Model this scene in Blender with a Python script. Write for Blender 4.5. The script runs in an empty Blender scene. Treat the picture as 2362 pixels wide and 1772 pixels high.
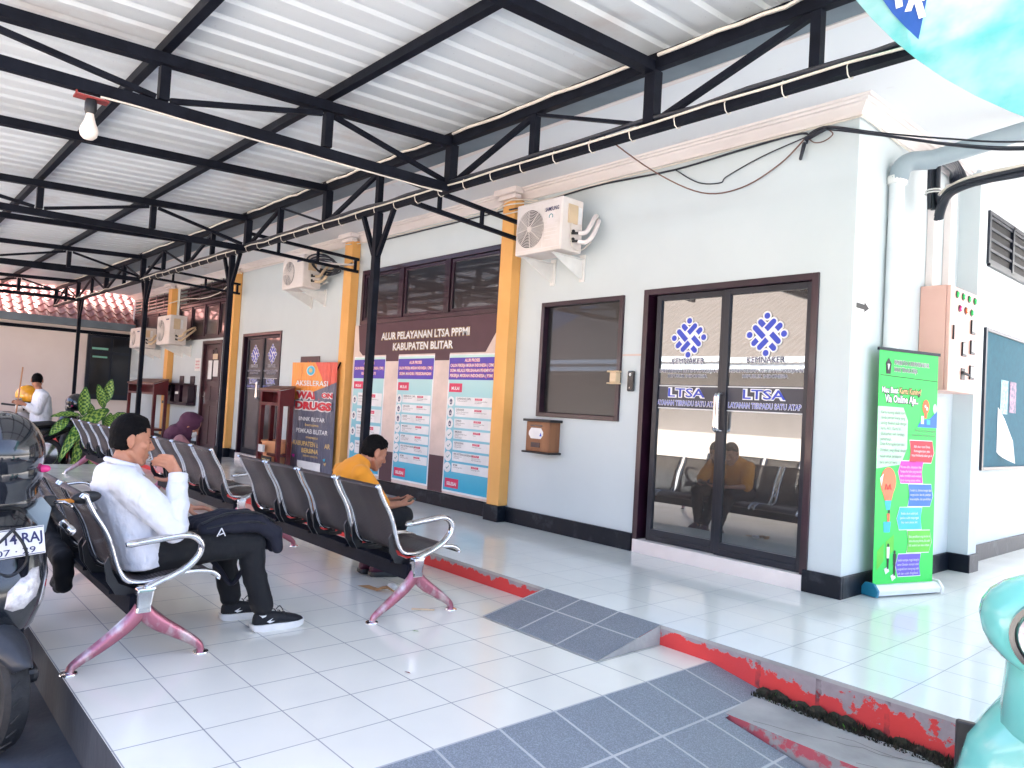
import bpy, math, random
from math import pi, sin, cos, radians
from mathutils import Vector, Matrix, noise
random.seed(7)
sc = bpy.context.scene
COL = sc.collection

# ---------------------------------------------------------------- camera
cam = bpy.data.objects.new('camera', bpy.data.cameras.new('camera'))
COL.objects.link(cam)
cam.data.sensor_width = 36.0
cam.data.lens = 26.03
cam.data.clip_start = 0.02
cam.data.clip_end = 500
RT, UP, FW = (0.66103, 0.74819, 0.05701), (-0.01349, -0.06412, 0.99785), (-0.75024, 0.66038, 0.03229)
cam.matrix_world = Matrix(((RT[0], UP[0], -FW[0], 3.3494), (RT[1], UP[1], -FW[1], -1.6211),
                           (RT[2], UP[2], -FW[2], 1.2328), (0, 0, 0, 1)))
sc.camera = cam

# ---------------------------------------------------------------- world, sun, exposure
SUN_EL, SUN_AZ = radians(50), radians(-25)      # the sun stands high behind the office roof
world = bpy.data.worlds.new('World')
sc.world = world
world.use_nodes = True
wn = world.node_tree.nodes
sky = wn.new('ShaderNodeTexSky')
sky.sky_type = 'NISHITA'
sky.sun_disc = False
sky.sun_elevation = SUN_EL
sky.sun_rotation = SUN_AZ
sky.dust_density = 5.0
sky.air_density = .55
sky.ozone_density = .4
world.node_tree.links.new(sky.outputs[0], wn['Background'].inputs[0])
wn['Background'].inputs[1].default_value = 0.15
sun = bpy.data.objects.new('sun', bpy.data.lights.new('sun', 'SUN'))
COL.objects.link(sun)
sun.data.energy = 5.0
sun.data.angle = radians(0.5)
sun.data.color = (1.0, 0.95, 0.87)
sd = Vector((sin(SUN_AZ) * cos(SUN_EL), cos(SUN_AZ) * cos(SUN_EL), sin(SUN_EL)))
sun.rotation_euler = sd.to_track_quat('Z', 'Y').to_euler()
sc.view_settings.view_transform = 'Standard'
sc.view_settings.look = 'None'
sc.view_settings.exposure = 3.15
sc.view_settings.gamma = 1
sc.view_settings.use_curve_mapping = False
sc.render.engine = 'CYCLES'
sc.cycles.max_bounces = 10
sc.cycles.diffuse_bounces = 5
sc.cycles.glossy_bounces = 4
sc.cycles.transparent_max_bounces = 16
sc.cycles.use_denoising = True
sc.cycles.sample_clamp_indirect = 6

# ---------------------------------------------------------------- materials
def newmat(name):
    m = bpy.data.materials.new(name)
    m.use_nodes = True
    nt = m.node_tree
    return m, nt, nt.nodes['Principled BSDF']
def coords(nt, loc=(0, 0, 0), scale=(1, 1, 1), rot=(0, 0, 0)):
    tc = nt.nodes.new('ShaderNodeTexCoord')
    mp = nt.nodes.new('ShaderNodeMapping')
    mp.inputs[1].default_value = loc
    mp.inputs[2].default_value = rot
    mp.inputs[3].default_value = scale
    nt.links.new(tc.outputs['Object'], mp.inputs[0])
    return mp.outputs[0]
def rgb(c): return (c[0], c[1], c[2], 1)
def mixc(nt, fac, a, b):
    mx = nt.nodes.new('ShaderNodeMix'); mx.data_type = 'RGBA'
    for k, val in ((0, fac), (6, a), (7, b)):
        if isinstance(val, bpy.types.NodeSocket): nt.links.new(val, mx.inputs[k])
        else: mx.inputs[k].default_value = rgb(val) if k > 0 else val
    return mx.outputs[2]
def ramp(nt, fac, p0, p1, c0=(0, 0, 0), c1=(1, 1, 1)):
    r = nt.nodes.new('ShaderNodeValToRGB')
    r.color_ramp.elements[0].position = p0; r.color_ramp.elements[1].position = p1
    r.color_ramp.elements[0].color = rgb(c0); r.color_ramp.elements[1].color = rgb(c1)
    nt.links.new(fac, r.inputs[0])
    return r.outputs[0]
def nz(nt, vec, scale, detail=4, rough=.55):
    n = nt.nodes.new('ShaderNodeTexNoise')
    n.inputs['Scale'].default_value = scale; n.inputs['Detail'].default_value = detail
    n.inputs['Roughness'].default_value = rough
    nt.links.new(vec, n.inputs['Vector'])
    return n.outputs[0]
def math_(nt, op, a, b=None):
    n = nt.nodes.new('ShaderNodeMath'); n.operation = op
    for k, val in ((0, a), (1, b)):
        if val is None: continue
        if isinstance(val, bpy.types.NodeSocket): nt.links.new(val, n.inputs[k])
        else: n.inputs[k].default_value = val
    return n.outputs[0]
def bump(nt, bs, h, strength=.2, dist=.01):
    b = nt.nodes.new('ShaderNodeBump')
    b.inputs['Strength'].default_value = strength; b.inputs['Distance'].default_value = dist
    nt.links.new(h, b.inputs['Height']); nt.links.new(b.outputs[0], bs.inputs['Normal'])
def pm(name, col, rough=.5, metal=0., var=None, vscale=6., bmp=None, coat=0., spec=None, stretch=(1, 1, 1), lo=.35, hi=.7):
    """plain procedural material: colour, optional noise towards a second colour, optional bump"""
    m, nt, bs = newmat(name)
    bs.inputs['Base Color'].default_value = rgb(col)
    bs.inputs['Roughness'].default_value = rough
    bs.inputs['Metallic'].default_value = metal
    bs.inputs['Coat Weight'].default_value = coat
    bs.inputs['Coat Roughness'].default_value = .08
    if spec is not None: bs.inputs['Specular IOR Level'].default_value = spec
    vec = coords(nt, scale=stretch)
    n = nz(nt, vec, vscale)
    c2 = var if var else tuple(x * .86 for x in col)
    nt.links.new(mixc(nt, ramp(nt, n, lo, hi), col, c2), bs.inputs['Base Color'])
    if bmp: bump(nt, bs, nz(nt, vec, bmp[0], 5), bmp[1], bmp[2] if len(bmp) > 2 else .01)
    return m

M = {}
M['black_steel'] = pm('black_steel', (.004, .005, .010), .55, 0, (.008, .010, .018), 9, (60, .1), spec=.12)
M['wall_white'] = pm('wall_white', (.575, .635, .655), .7, 0, (.54, .60, .62), 1.3, (14, .12, .004))
M['soffit'] = None
M['trim_cream'] = pm('trim_cream', (.80, .74, .72), .6, 0, (.72, .65, .63), 2, None)
M['orange'] = pm('orange_paint', (.82, .43, .13), .55, 0, (.74, .37, .10), 2.2, (16, .1, .004))
M['plinth'] = pm('plinth_black', (.007, .010, .017), .42, 0, (.05, .06, .075), 7, (25, .3, .004), spec=.2, lo=.55, hi=.78)
M['frame'] = pm('maroon_frame', (.016, .004, .012), .35, 0, (.032, .008, .02), 5, (30, .1), coat=.3)
M['frame_dark'] = pm('dark_metal_frame', (.006, .009, .018), .35, .1, (.012, .016, .03), 5)
M['wood_dark'] = pm('maroon_wood', (.035, .006, .012), .3, 0, (.055, .010, .016), 4, (20, .1), coat=.4, stretch=(1, 1, .2))
M['red_wood'] = pm('red_wood', (.13, .008, .012), .32, 0, (.085, .006, .01), 4, (20, .1), coat=.3, stretch=(1, 1, .2))
M['brown_top'] = pm('brown_board', (.20, .09, .06), .5, 0, (.14, .06, .04), 8)
M['concrete'] = pm('concrete', (.46, .455, .44), .85, 0, (.30, .295, .29), 3.2, (30, .5, .006))
M['ground'] = pm('ground_concrete', (.46, .445, .43), .85, 0, (.20, .195, .19), 1.1, (35, .4, .006))
M['kerb_grey'] = pm('wet_concrete', (.07, .085, .11), .6, 0, (.016, .022, .036), 2.6, (30, .4, .006), stretch=(1, 1, .5))
M['ac_white'] = pm('ac_casing', (.78, .72, .69), .45, 0, (.70, .63, .58), 5)
M['dark_void'] = pm('dark_gap', (.012, .012, .014), .7)
M['chrome'] = pm('chrome', (.78, .78, .80), .13, 1, (.62, .60, .60), 20)
M['white_plastic'] = pm('white_plastic', (.78, .77, .75), .4)
M['black_plastic'] = pm('black_plastic', (.006, .007, .010), .42, 0, (.012, .013, .016), 12)
M['gloss_black'] = pm('gloss_black', (.010, .012, .016), .12, 0, (.02, .022, .028), 3, None, coat=1.)
M['rubber'] = pm('rubber', (.017, .018, .02), .75, 0, (.03, .03, .032), 30, (80, .3))
M['paper'] = pm('paper', (.80, .79, .77), .7)
M['grey_pipe'] = pm('grey_pipe', (.24, .30, .34), .45, 0, (.30, .36, .40), 4)
M['white_pipe'] = pm('white_pipe', (.74, .77, .79), .4, 0, (.64, .68, .71), 5)
M['pink_enamel'] = pm('pink_enamel', (.72, .44, .37), .4, 0, (.68, .40, .33), 3)
M['cable_black'] = pm('cable_black', (.012, .016, .028), .5)
M['cable_white'] = pm('cable_white', (.72, .66, .58), .5)
M['cable_brown'] = pm('cable_brown', (.16, .07, .05), .5)
M['fascia'] = pm('gutter_blue_grey', (.17, .21, .245), .55, 0, (.12, .15, .18), 2.5)
M['pink_paint'] = pm('pink_paint', (.55, .05, .19), .6, 0, (.40, .07, .2), 9)
M['cream_wall'] = pm('cream_wall', (.80, .69, .63), .75, 0, (.73, .61, .55), .9, (12, .1, .004))
M['blue_ink'] = pm('blue_ink', (.022, .055, .50), .4)
M['navy_ink'] = pm('navy_ink', (.010, .012, .10), .4)
M['white_ink'] = pm('white_ink', (.82, .82, .83), .45)
M['black_ink'] = pm('black_ink', (.012, .012, .014), .5)
M['red_ink'] = pm('red_ink', (.62, .03, .05), .45)
M['band'] = pm('door_band', (.03, .033, .055), .35)

def mirror_glass(name, col, rough=.015, base=.02):
    m, nt, bs = newmat(name)
    bs.inputs['Base Color'].default_value = (base, base, base * 1.2, 1)
    bs.inputs['Roughness'].default_value = .3
    g = nt.nodes.new('ShaderNodeBsdfGlossy')
    g.inputs['Color'].default_value = rgb(col); g.inputs['Roughness'].default_value = rough
    v = coords(nt)
    bp = nt.nodes.new('ShaderNodeBump'); bp.inputs['Strength'].default_value = .02; bp.inputs['Distance'].default_value = .01
    nt.links.new(nz(nt, v, 2.2, 2), bp.inputs['Height']); nt.links.new(bp.outputs[0], g.inputs['Normal'])
    mx = nt.nodes.new('ShaderNodeAddShader')
    nt.links.new(bs.outputs[0], mx.inputs[0]); nt.links.new(g.outputs[0], mx.inputs[1])
    nt.links.new(mx.outputs[0], nt.nodes['Material Output'].inputs[0])
    return m
M['glass_door'] = mirror_glass('tinted_mirror_glass', (.19, .215, .235), .015, .008)
M['glass_dark'] = mirror_glass('dark_tinted_glass', (.010, .014, .020), .015, .006)
M['glass_mid'] = mirror_glass('smoked_glass', (.15, .15, .16), .015, .008)
M['lamp_glass'] = pm('frosted_bulb', (.82, .72, .64), .3, 0, (.62, .42, .30), 8, lo=.55, hi=.8)

def tile_mat(name, size, mortar, base, joint, rough, loc, var, rot=(0, 0, 0), grain=None, clear=.5):
    m, nt, bs = newmat(name)
    v = coords(nt, loc=loc, rot=rot)
    b = nt.nodes.new('ShaderNodeTexBrick')
    b.offset = 0; b.squash = 1
    b.inputs['Scale'].default_value = 1
    b.inputs['Mortar Size'].default_value = mortar
    b.inputs['Mortar Smooth'].default_value = .1
    b.inputs['Bias'].default_value = 0
    b.inputs['Brick Width'].default_value = size[0]; b.inputs['Row Height'].default_value = size[1]
    b.inputs['Color1'].default_value = rgb(base); b.inputs['Color2'].default_value = rgb(var)
    b.inputs['Mortar'].default_value = rgb(joint)
    nt.links.new(v, b.inputs['Vector'])
    v0 = coords(nt)
    n = nz(nt, v0, 1.4, 5)
    c = mixc(nt, ramp(nt, n, .42, .75, (0, 0, 0), (.30, .30, .30)), b.outputs[0], tuple(x * .78 for x in base))
    d = nz(nt, v0, 26, 6, .7)                                     # scattered grime specks
    c = mixc(nt, ramp(nt, d, .68, .80, (0, 0, 0), (.45, .45, .45)), c, tuple(x * .45 for x in base))
    if grain:
        g = nz(nt, v0, grain[0], 3, .8)
        c = mixc(nt, ramp(nt, g, .45, .62, (0, 0, 0), (grain[1],) * 3), c, tuple(x * 2.2 for x in base))
    nt.links.new(c, bs.inputs['Base Color'])
    rr = ramp(nt, nz(nt, v0, 3, 4), .3, .75, (rough,) * 3, (rough + .16,) * 3)
    nt.links.new(math_(nt, 'ADD', rr, math_(nt, 'MULTIPLY', b.outputs[1], .5)), bs.inputs['Roughness'])
    bs.inputs['Specular IOR Level'].default_value = clear
    h = math_(nt, 'SUBTRACT', math_(nt, 'MULTIPLY', nz(nt, v0, 3.0, 2), .12), b.outputs[1])
    bump(nt, bs, h, .25, .002)
    return m
M['floor'] = tile_mat('white_floor_tiles', (.30, .30), .0028, (.90, .885, .80), (.25, .26, .27), .08, (0, 0, 0), (.87, .855, .77), clear=.55)
M['porch'] = tile_mat('porch_tiles', (.30, .303), .0026, (.84, .86, .82), (.27, .30, .32), .06, (-.8885, -1.7134, 0), (.81, .83, .79), clear=.7)
M['grey_tile'] = tile_mat('grey_anti_slip_tiles', (.30, .30), .006, (.185, .205, .235), (.50, .50, .49), .5, (0, -.004, 0), (.165, .185, .215), grain=(160, .5))
M['grey_tile_b'] = tile_mat('grey_ramp_tiles', (.322, .30), .006, (.195, .22, .25), (.52, .52, .51), .5, (-.238, 0, 0), (.175, .20, .23), grain=(160, .5))

def kerb_mat():
    m, nt, bs = newmat('peeling_red_kerb')
    v = coords(nt)
    n = nz(nt, v, 9, 6, .65)
    sep = nt.nodes.new('ShaderNodeSeparateXYZ'); nt.links.new(v, sep.inputs[0])
    # the paint has worn off along the upper band and in large flakes further right
    wearx = math_(nt, 'MINIMUM', math_(nt, 'MAXIMUM', math_(nt, 'MULTIPLY', math_(nt, 'SUBTRACT', sep.outputs[0], 1.30), 4.0), 0), 3.6)
    zz = math_(nt, 'MULTIPLY', math_(nt, 'SUBTRACT', sep.outputs[2], .055), math_(nt, 'SUBTRACT', 5.0, wearx))
    xx = math_(nt, 'MULTIPLY', math_(nt, 'MAXIMUM', math_(nt, 'SUBTRACT', sep.outputs[0], 1.40), 0), .30)
    t = math_(nt, 'ADD', math_(nt, 'ADD', n, zz), math_(nt, 'MINIMUM', xx, .115))
    mask = ramp(nt, t, .56, .585)
    red = mixc(nt, nz(nt, v, 4), (.74, .05, .04), (.56, .05, .06))
    grey = mixc(nt, nz(nt, v, 22), (.40, .36, .37), (.27, .22, .235))
    c = mixc(nt, mask, red, grey)
    # black stains running down below each joint
    fx = math_(nt, 'FRACT', math_(nt, 'DIVIDE', math_(nt, 'SUBTRACT', sep.outputs[0], .86), .30))
    st = math_(nt, 'LESS_THAN', math_(nt, 'ADD', fx, math_(nt, 'MULTIPLY', nz(nt, v, 30), .12)), .14)
    st = math_(nt, 'MULTIPLY', st, ramp(nt, nz(nt, v, 12), .40, .6))
    st = math_(nt, 'MULTIPLY', st, math_(nt, 'GREATER_THAN', sep.outputs[0], 1.3))
    c = mixc(nt, math_(nt, 'MULTIPLY', st, .7), c, (.05, .03, .04))
    nt.links.new(c, bs.inputs['Base Color']); bs.inputs['Roughness'].default_value = .75
    bump(nt, bs, math_(nt, 'ADD', math_(nt, 'MULTIPLY', mask, -.6), nz(nt, v, 40)), .5, .003)
    return m
M['kerb'] = kerb_mat()

def soffit_mat():
    m, nt, bs = newmat('soffit_white')
    v = coords(nt)
    c = mixc(nt, nz(nt, v, 1), (.78, .80, .82), (.74, .76, .79))
    v2 = coords(nt, scale=(.9, 1.4, 1))
    st = ramp(nt, nz(nt, v2, 1.1, 5, .62), .60, .72, (0, 0, 0), (.6, .6, .6))
    c = mixc(nt, st, c, (.45, .33, .26))
    sep = nt.nodes.new('ShaderNodeSeparateXYZ'); nt.links.new(v, sep.inputs[0])
    dx = math_(nt, 'SUBTRACT', sep.outputs[0], 2.02); dy = math_(nt, 'SUBTRACT', sep.outputs[1], 3.44)
    dd = math_(nt, 'SQRT', math_(nt, 'ADD', math_(nt, 'MULTIPLY', dx, dx), math_(nt, 'MULTIPLY', dy, dy)))
    sp = math_(nt, 'ADD', math_(nt, 'MULTIPLY', dd, 3.2), math_(nt, 'MULTIPLY', nz(nt, v, 14, 5), .55))
    c = mixc(nt, ramp(nt, sp, .42, .62, (.8, .8, .8), (0, 0, 0)), c, (.10, .10, .12))
    nt.links.new(c, bs.inputs['Base Color']); bs.inputs['Roughness'].default_value = .75
    return m
M['soffit'] = soffit_mat()

def roof_mat():
    m, nt, bs = newmat('galvanised_sheet')
    v = coords(nt, scale=(1, .25, 1))
    c = mixc(nt, nz(nt, v, 5, 5), (.72, .76, .78), (.62, .655, .68))
    v2 = coords(nt)
    c = mixc(nt, ramp(nt, nz(nt, v2, 40, 3, .8), .66, .75, (0, 0, 0), (.5, .5, .5)), c, (.22, .22, .24))
    c = mixc(nt, ramp(nt, nz(nt, v2, 1.2, 5), .60, .75, (0, 0, 0), (.5, .5, .5)), c, (.42, .32, .28))
    nt.links.new(c, bs.inputs['Base Color'])
    bs.inputs['Roughness'].default_value = .38; bs.inputs['Metallic'].default_value = 0
    return m
M['roof_sheet'] = roof_mat()

def rooftile_mat(name, a, b):
    m, nt, bs = newmat(name)
    v = coords(nt)
    n = nz(nt, v, 3, 5, .7)
    nt.links.new(mixc(nt, ramp(nt, n, .35, .7), a, b), bs.inputs['Base Color'])
    bs.inputs['Roughness'].default_value = .7
    bump(nt, bs, nz(nt, v, 50), .3, .004)
    return m
M['clay'] = rooftile_mat('clay_roof_tiles', (.36, .14, .11), (.17, .075, .07))

# ---------------------------------------------------------------- mesh builder
INV = {}          # parent-inverse matrices, so that parts can be written in world coordinates
class MB:
    def __init__(s): s.v, s.f, s.mi, s.k, s.X = [], [], [], 0, None
    def add(s, vs, fs):
        b = len(s.v)
        s.v += [tuple(s.X @ Vector(p)) if s.X else tuple(p) for p in vs]
        s.f += [tuple(b + i for i in f) for f in fs]
        s.mi += [s.k] * len(fs)
        return s
    def mat(s, k): s.k = k; return s
    def box(s, x0, x1, y0, y1, z0, z1):
        return s.add([(x0, y0, z0), (x1, y0, z0), (x1, y1, z0), (x0, y1, z0), (x0, y0, z1), (x1, y0, z1), (x1, y1, z1), (x0, y1, z1)],
                     [(3, 2, 1, 0), (4, 5, 6, 7), (0, 1, 5, 4), (1, 2, 6, 5), (2, 3, 7, 6), (3, 0, 4, 7)])
    def bar(s, p, q, w, h, up=(0, 0, 1)):
        p, q = Vector(p), Vector(q)
        d = (q - p).normalized()
        r = d.cross(Vector(up))
        if r.length < 1e-4: r = d.cross(Vector((1, 0, 0)))
        r.normalize(); u = r.cross(d)
        r *= w / 2; u *= h / 2
        vs = [p - r - u, p + r - u, p + r + u, p - r + u, q - r - u, q + r - u, q + r + u, q - r + u]
        return s.add(vs, [(0, 1, 2, 3), (7, 6, 5, 4), (0, 4, 5, 1), (1, 5, 6, 2), (2, 6, 7, 3), (3, 7, 4, 0)])
    def loft(s, rings, cap=True, closed=True):
        n = len(rings[0]); vs = [p for r in rings for p in r]; fs = []
        for i in range(len(rings) - 1):
            for j in range(n if closed else n - 1):
                a, b = i * n + j, i * n + (j + 1) % n
                fs.append((a, b, b + n, a + n))
        if cap and closed:
            fs.append(tuple(range(n - 1, -1, -1))); o = (len(rings) - 1) * n
            fs.append(tuple(range(o, o + n)))
        return s.add(vs, fs)
    def tube(s, pts, r, n=8, closed=False):
        pts = [Vector(p) for p in pts]; m = len(pts)
        rr = r if isinstance(r, (list, tuple)) else [r] * m
        rings = []; ref = None
        for i, p in enumerate(pts):
            if closed: d = pts[(i + 1) % m] - pts[i - 1]
            else: d = pts[min(i + 1, m - 1)] - pts[max(i - 1, 0)]
            d.normalize()
            if ref is None: ref = d.orthogonal().normalized()
            else:
                ref = ref - d * ref.dot(d)
                ref = ref.normalized() if ref.length > 1e-5 else d.orthogonal().normalized()
            b = d.cross(ref)
            rings.append([p + (ref * cos(2 * pi * j / n) + b * sin(2 * pi * j / n)) * rr[i] for j in range(n)])
        if closed: rings.append(rings[0])
        return s.loft(rings, not closed)
    def cap(s, p, rp, q, rq, n=12):
        """capsule with two radii"""
        p, q = Vector(p), Vector(q)
        d = q - p; L = d.length
        d = d.normalized() if L > 1e-6 else Vector((0, 0, 1))
        a = d.orthogonal().normalized(); b = d.cross(a); rings = []
        for c, r, ts in ((p, rp, (-80, -50, -20)), (q, rq, (20, 50, 80))):
            for t in ts:
                t = radians(t)
                rings.append([c + d * r * sin(t) + (a * cos(2 * pi * j / n) + b * sin(2 * pi * j / n)) * r * cos(t) for j in range(n)])
        return s.loft(rings)
    def chain(s, pts, rs, n=12):
        for i in range(len(pts) - 1): s.cap(pts[i], rs[i], pts[i + 1], rs[i + 1], n)
        return s
    def ball(s, c, r, n=16, m=10, rot=None):
        if not isinstance(r, (list, tuple)): r = (r, r, r)
        c = Vector(c); rings = []
        for i in range(m + 1):
            t = -pi / 2 + pi * (i + .02) / (m + .04)
            ring = []
            for j in range(n):
                p = Vector((r[0] * cos(t) * cos(2 * pi * j / n), r[1] * cos(t) * sin(2 * pi * j / n), r[2] * sin(t)))
                if rot: p = rot @ p
                ring.append(c + p)
            rings.append(ring)
        return s.loft(rings)
    def lathe(s, prof, c=(0, 0, 0), n=24, axis=None):
        rings = []
        R = Vector((0, 0, 1)).rotation_difference(Vector(axis)).to_matrix() if axis else None
        for r, z in prof:
            ring = []
            for j in range(n):
                p = Vector((max(r, 1e-4) * cos(2 * pi * j / n), max(r, 1e-4) * sin(2 * pi * j / n), z))
                ring.append((R @ p if R else p) + Vector(c))
            rings.append(ring)
        return s.loft(rings)
    def prism(s, poly, off):
        off = Vector(off); n = len(poly); a = [Vector(p) for p in poly]
        vs = a + [p + off for p in a]
        fs = [tuple(range(n - 1, -1, -1)), tuple(range(n, 2 * n))] + [(i, (i + 1) % n, n + (i + 1) % n, n + i) for i in range(n)]
        return s.add(vs, fs)
    def poly(s, pts): return s.add(pts, [tuple(range(len(pts)))])
    def text(s, txt, o, u, v, size, align='C', off=0., width=None, shear=0., n=(0, 0, 0), sp=1.):
        vs, fs, w = text_mesh(txt, off, shear, sp)
        o, u, v = Vector(o) + Vector(n), Vector(u).normalized(), Vector(v).normalized()
        kx = width / w if width else size
        dx = {'C': -w / 2, 'L': 0, 'R': -w}[align]
        return s.add([o + u * ((p[0] + dx) * kx) + v * (p[1] * size) for p in vs], fs)
    def build(s, name, mats, parent=None, smooth=None, bevel=0., seg=2):
        me = bpy.data.meshes.new(name)
        me.from_pydata(s.v, [], s.f)
        for m in (mats if isinstance(mats, (list, tuple)) else [mats]): me.materials.append(M[m] if isinstance(m, str) else m)
        if any(s.mi): me.polygons.foreach_set('material_index', s.mi)
        me.validate()
        o = bpy.data.objects.new(name, me)
        COL.objects.link(o)
        if parent:
            o.parent = parent
            o.matrix_parent_inverse = INV.get(parent.name, Matrix())
        if smooth is not None:
            me.shade_smooth(); me.set_sharp_from_angle(angle=radians(smooth))
        if bevel:
            b = o.modifiers.new('bevel', 'BEVEL'); b.width = bevel; b.segments = seg; b.limit_method = 'ANGLE'; b.angle_limit = radians(35)
        return o

_tc = {}
def text_mesh(txt, off=0., shear=0., sp=1.):
    key = (txt, off, shear, sp)
    if key not in _tc:
        cu = bpy.data.curves.new('lettering', 'FONT')
        cu.body = txt; cu.size = 1; cu.offset = off; cu.shear = shear; cu.space_character = sp; cu.resolution_u = 2
        ob = bpy.data.objects.new('lettering', cu)
        COL.objects.link(ob)
        dg = bpy.context.evaluated_depsgraph_get(); dg.update()
        ev = ob.evaluated_get(dg); me = ev.to_mesh()
        vs = [tuple(p.co) for p in me.vertices]; fs = [tuple(p.vertices) for p in me.polygons]
        ev.to_mesh_clear()
        bpy.data.objects.remove(ob); bpy.data.curves.remove(cu)
        x0 = min((p[0] for p in vs), default=0); x1 = max((p[0] for p in vs), default=1)
        _tc[key] = ([(p[0] - x0, p[1]) for p in vs], fs, max(x1 - x0, 1e-3))
    return _tc[key]

def tag(o, label=None, cat=None, group=None, kind=None):
    if label: o['label'] = label
    if cat: o['category'] = cat
    if group: o['group'] = group
    if kind: o['kind'] = kind
    return o
def thing(name, label, cat, loc=(0, 0, 0), group=None):
    """an Empty at the base of a thing; its parts are built in world coordinates when loc is left at the origin"""
    o = bpy.data.objects.new(name, None)
    o.empty_display_size = .1
    COL.objects.link(o)
    o.location = loc
    INV[o.name] = Matrix.Translation(-Vector(loc))
    return tag(o, label, cat, group)
def place(o, loc, rz=0.):
    o.location = loc; o.rotation_euler = (0, 0, rz)
    return o
def copy_tree(o, parent=None):
    c = o.copy(); COL.objects.link(c)
    if parent: c.parent = parent
    for ch in list(o.children): copy_tree(ch, c)
    return c
def arc(c, r, a0, a1, n, e1=(1, 0, 0), e2=(0, 0, 1)):
    c, e1, e2 = Vector(c), Vector(e1), Vector(e2)
    return [c + (e1 * cos(a0 + (a1 - a0) * i / n) + e2 * sin(a0 + (a1 - a0) * i / n)) * r for i in range(n + 1)]
def smoothpts(pts, n=6):
    """Catmull-Rom through the points"""
    P = [Vector(p) for p in pts]; out = []
    for i in range(len(P) - 1):
        a, b, c, d = P[max(i - 1, 0)], P[i], P[i + 1], P[min(i + 2, len(P) - 1)]
        for k in range(n):
            t = k / n
            out.append(.5 * ((2 * b) + (c - a) * t + (2 * a - 5 * b + 4 * c - d) * t * t + (3 * b - a - 3 * c + d) * t ** 3))
    return out + [P[-1]]
# ================================================================ the setting
H = .106                                                   # porch height
def struct(name, mb, mats, **k): return tag(mb.build(name, mats, **k), kind='structure')
# street: one sheet to the horizon
struct('street', MB().add([(-90, -90, -.2), (90, -90, -.2), (90, 90, -.2), (-90, 90, -.2)], [(0, 1, 2, 3)]), 'ground')
struct('dark_ground_strip', MB().box(-9.5, 2.4, -2.3, -.906, -.26, -.196), 'kerb_grey')  # added strip of dark wet ground; the street stays paler to bounce light
# tiled waiting floor with a dark wet concrete edge towards the street
b = MB()
b.box(-9.5, 1.2, -.905, 1.713, -.25, 0); b.f.pop(1); b.mi.pop(1)
b.mat(1).add([(-9.5, -.905, 0), (1.2, -.905, 0), (1.2, 1.713, 0), (-9.5, 1.713, 0)], [(0, 1, 2, 3)])
struct('waiting_floor', b, ['kerb_grey', 'floor'])
# raised porch along the office, its kerb painted red
b = MB()
y0 = 1.713
b.add([(-16.3, y0, H), (5.0, y0, H), (5.0, 14, H), (-16.3, 14, H)], [(0, 1, 2, 3)])
b.mat(1).add([(-16.3, y0, -.25), (5.0, y0, -.25), (5.0, y0, H - .018), (-16.3, y0, H - .018)], [(0, 1, 2, 3)])
b.mat(2).add([(-16.3, y0, H - .018), (5.0, y0, H - .018), (5.0, y0, H), (-16.3, y0, H)], [(0, 1, 2, 3)])
b.mat(1).add([(-16.3, 14, -.25), (-16.3, y0, -.25), (-16.3, y0, H), (-16.3, 14, H)], [(0, 1, 2, 3)])
struct('porch_floor', b, ['porch', 'kerb', 'concrete'])
# grey tiled ramp from the waiting floor up to the porch
b = MB()
p = [(-.008, 1.205, .004), (.892, 1.205, .004), (.892, 1.711, H + .002), (-.008, 1.711, H + .002)]
b.poly(p)
b.mat(1).add([(.892, 1.205, .002), (.892, 1.711, .002), (.892, 1.711, H)], [(0, 1, 2)])
b.add([(-.008, 1.711, .002), (-.008, 1.205, .002), (-.008, 1.711, H)], [(0, 1, 2)])
struct('porch_ramp', b, ['grey_tile', 'concrete'])
# grey tiled apron sloping down to the street at the end of the floor
b = MB()
def zr(x): return .004 - (x - 1.203) * .185
x1 = 2.29
b.poly([(1.203, -.905, .004), (1.56, -.905, zr(1.56)), (1.56, 1.711, zr(1.56)), (1.203, 1.711, .004)])
b.poly([(1.56, -.905, zr(1.56)), (x1, -.905, zr(x1)), (x1, 1.30, zr(x1)), (1.56, 1.30, zr(1.56))])
b.mat(1).poly([(1.203, -.905, -.22), (x1, -.905, -.22), (x1, -.905, zr(x1)), (1.56, -.905, zr(1.56)), (1.203, -.905, .004)])
struct('street_ramp', b, ['grey_tile_b', 'concrete'])
# concrete drain cover below the kerb
def side_mat():
    m, nt, bs = newmat('worn_painted_concrete')
    v = coords(nt)
    n = nz(nt, v, 7, 6, .65)
    sep = nt.nodes.new('ShaderNodeSeparateXYZ'); nt.links.new(v, sep.inputs[0])
    t = math_(nt, 'ADD', n, math_(nt, 'MULTIPLY', math_(nt, 'ADD', sep.outputs[2], .085), 1.6))
    red = mixc(nt, nz(nt, v, 5), (.52, .07, .09), (.36, .09, .11))
    c = mixc(nt, ramp(nt, t, .47, .52), mixc(nt, nz(nt, v, 16), (.36, .34, .33), (.20, .18, .18)), red)
    nt.links.new(c, bs.inputs['Base Color']); bs.inputs['Roughness'].default_value = .8
    bump(nt, bs, nz(nt, v, 30, 5), .5, .004)
    return m
M['side_paint'] = side_mat()
b = MB()
def zs(x): return -.058 - (x - 1.53) * .012
n = 10
top0 = [(1.535 + i * .17, 1.335 + .010 * noise.noise((i * .9, 0, 0)), zs(1.535 + i * .17)) for i in range(n)]
top1 = [(1.515 + i * .17, 1.645 + .014 * noise.noise((i * 1.1, 5, 0)), zs(1.515 + i * .17) + .006) for i in range(n)]
for i in range(n - 1): b.add([top0[i], top0[i + 1], top1[i + 1], top1[i]], [(0, 1, 2, 3)])
b.mat(1)
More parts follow.
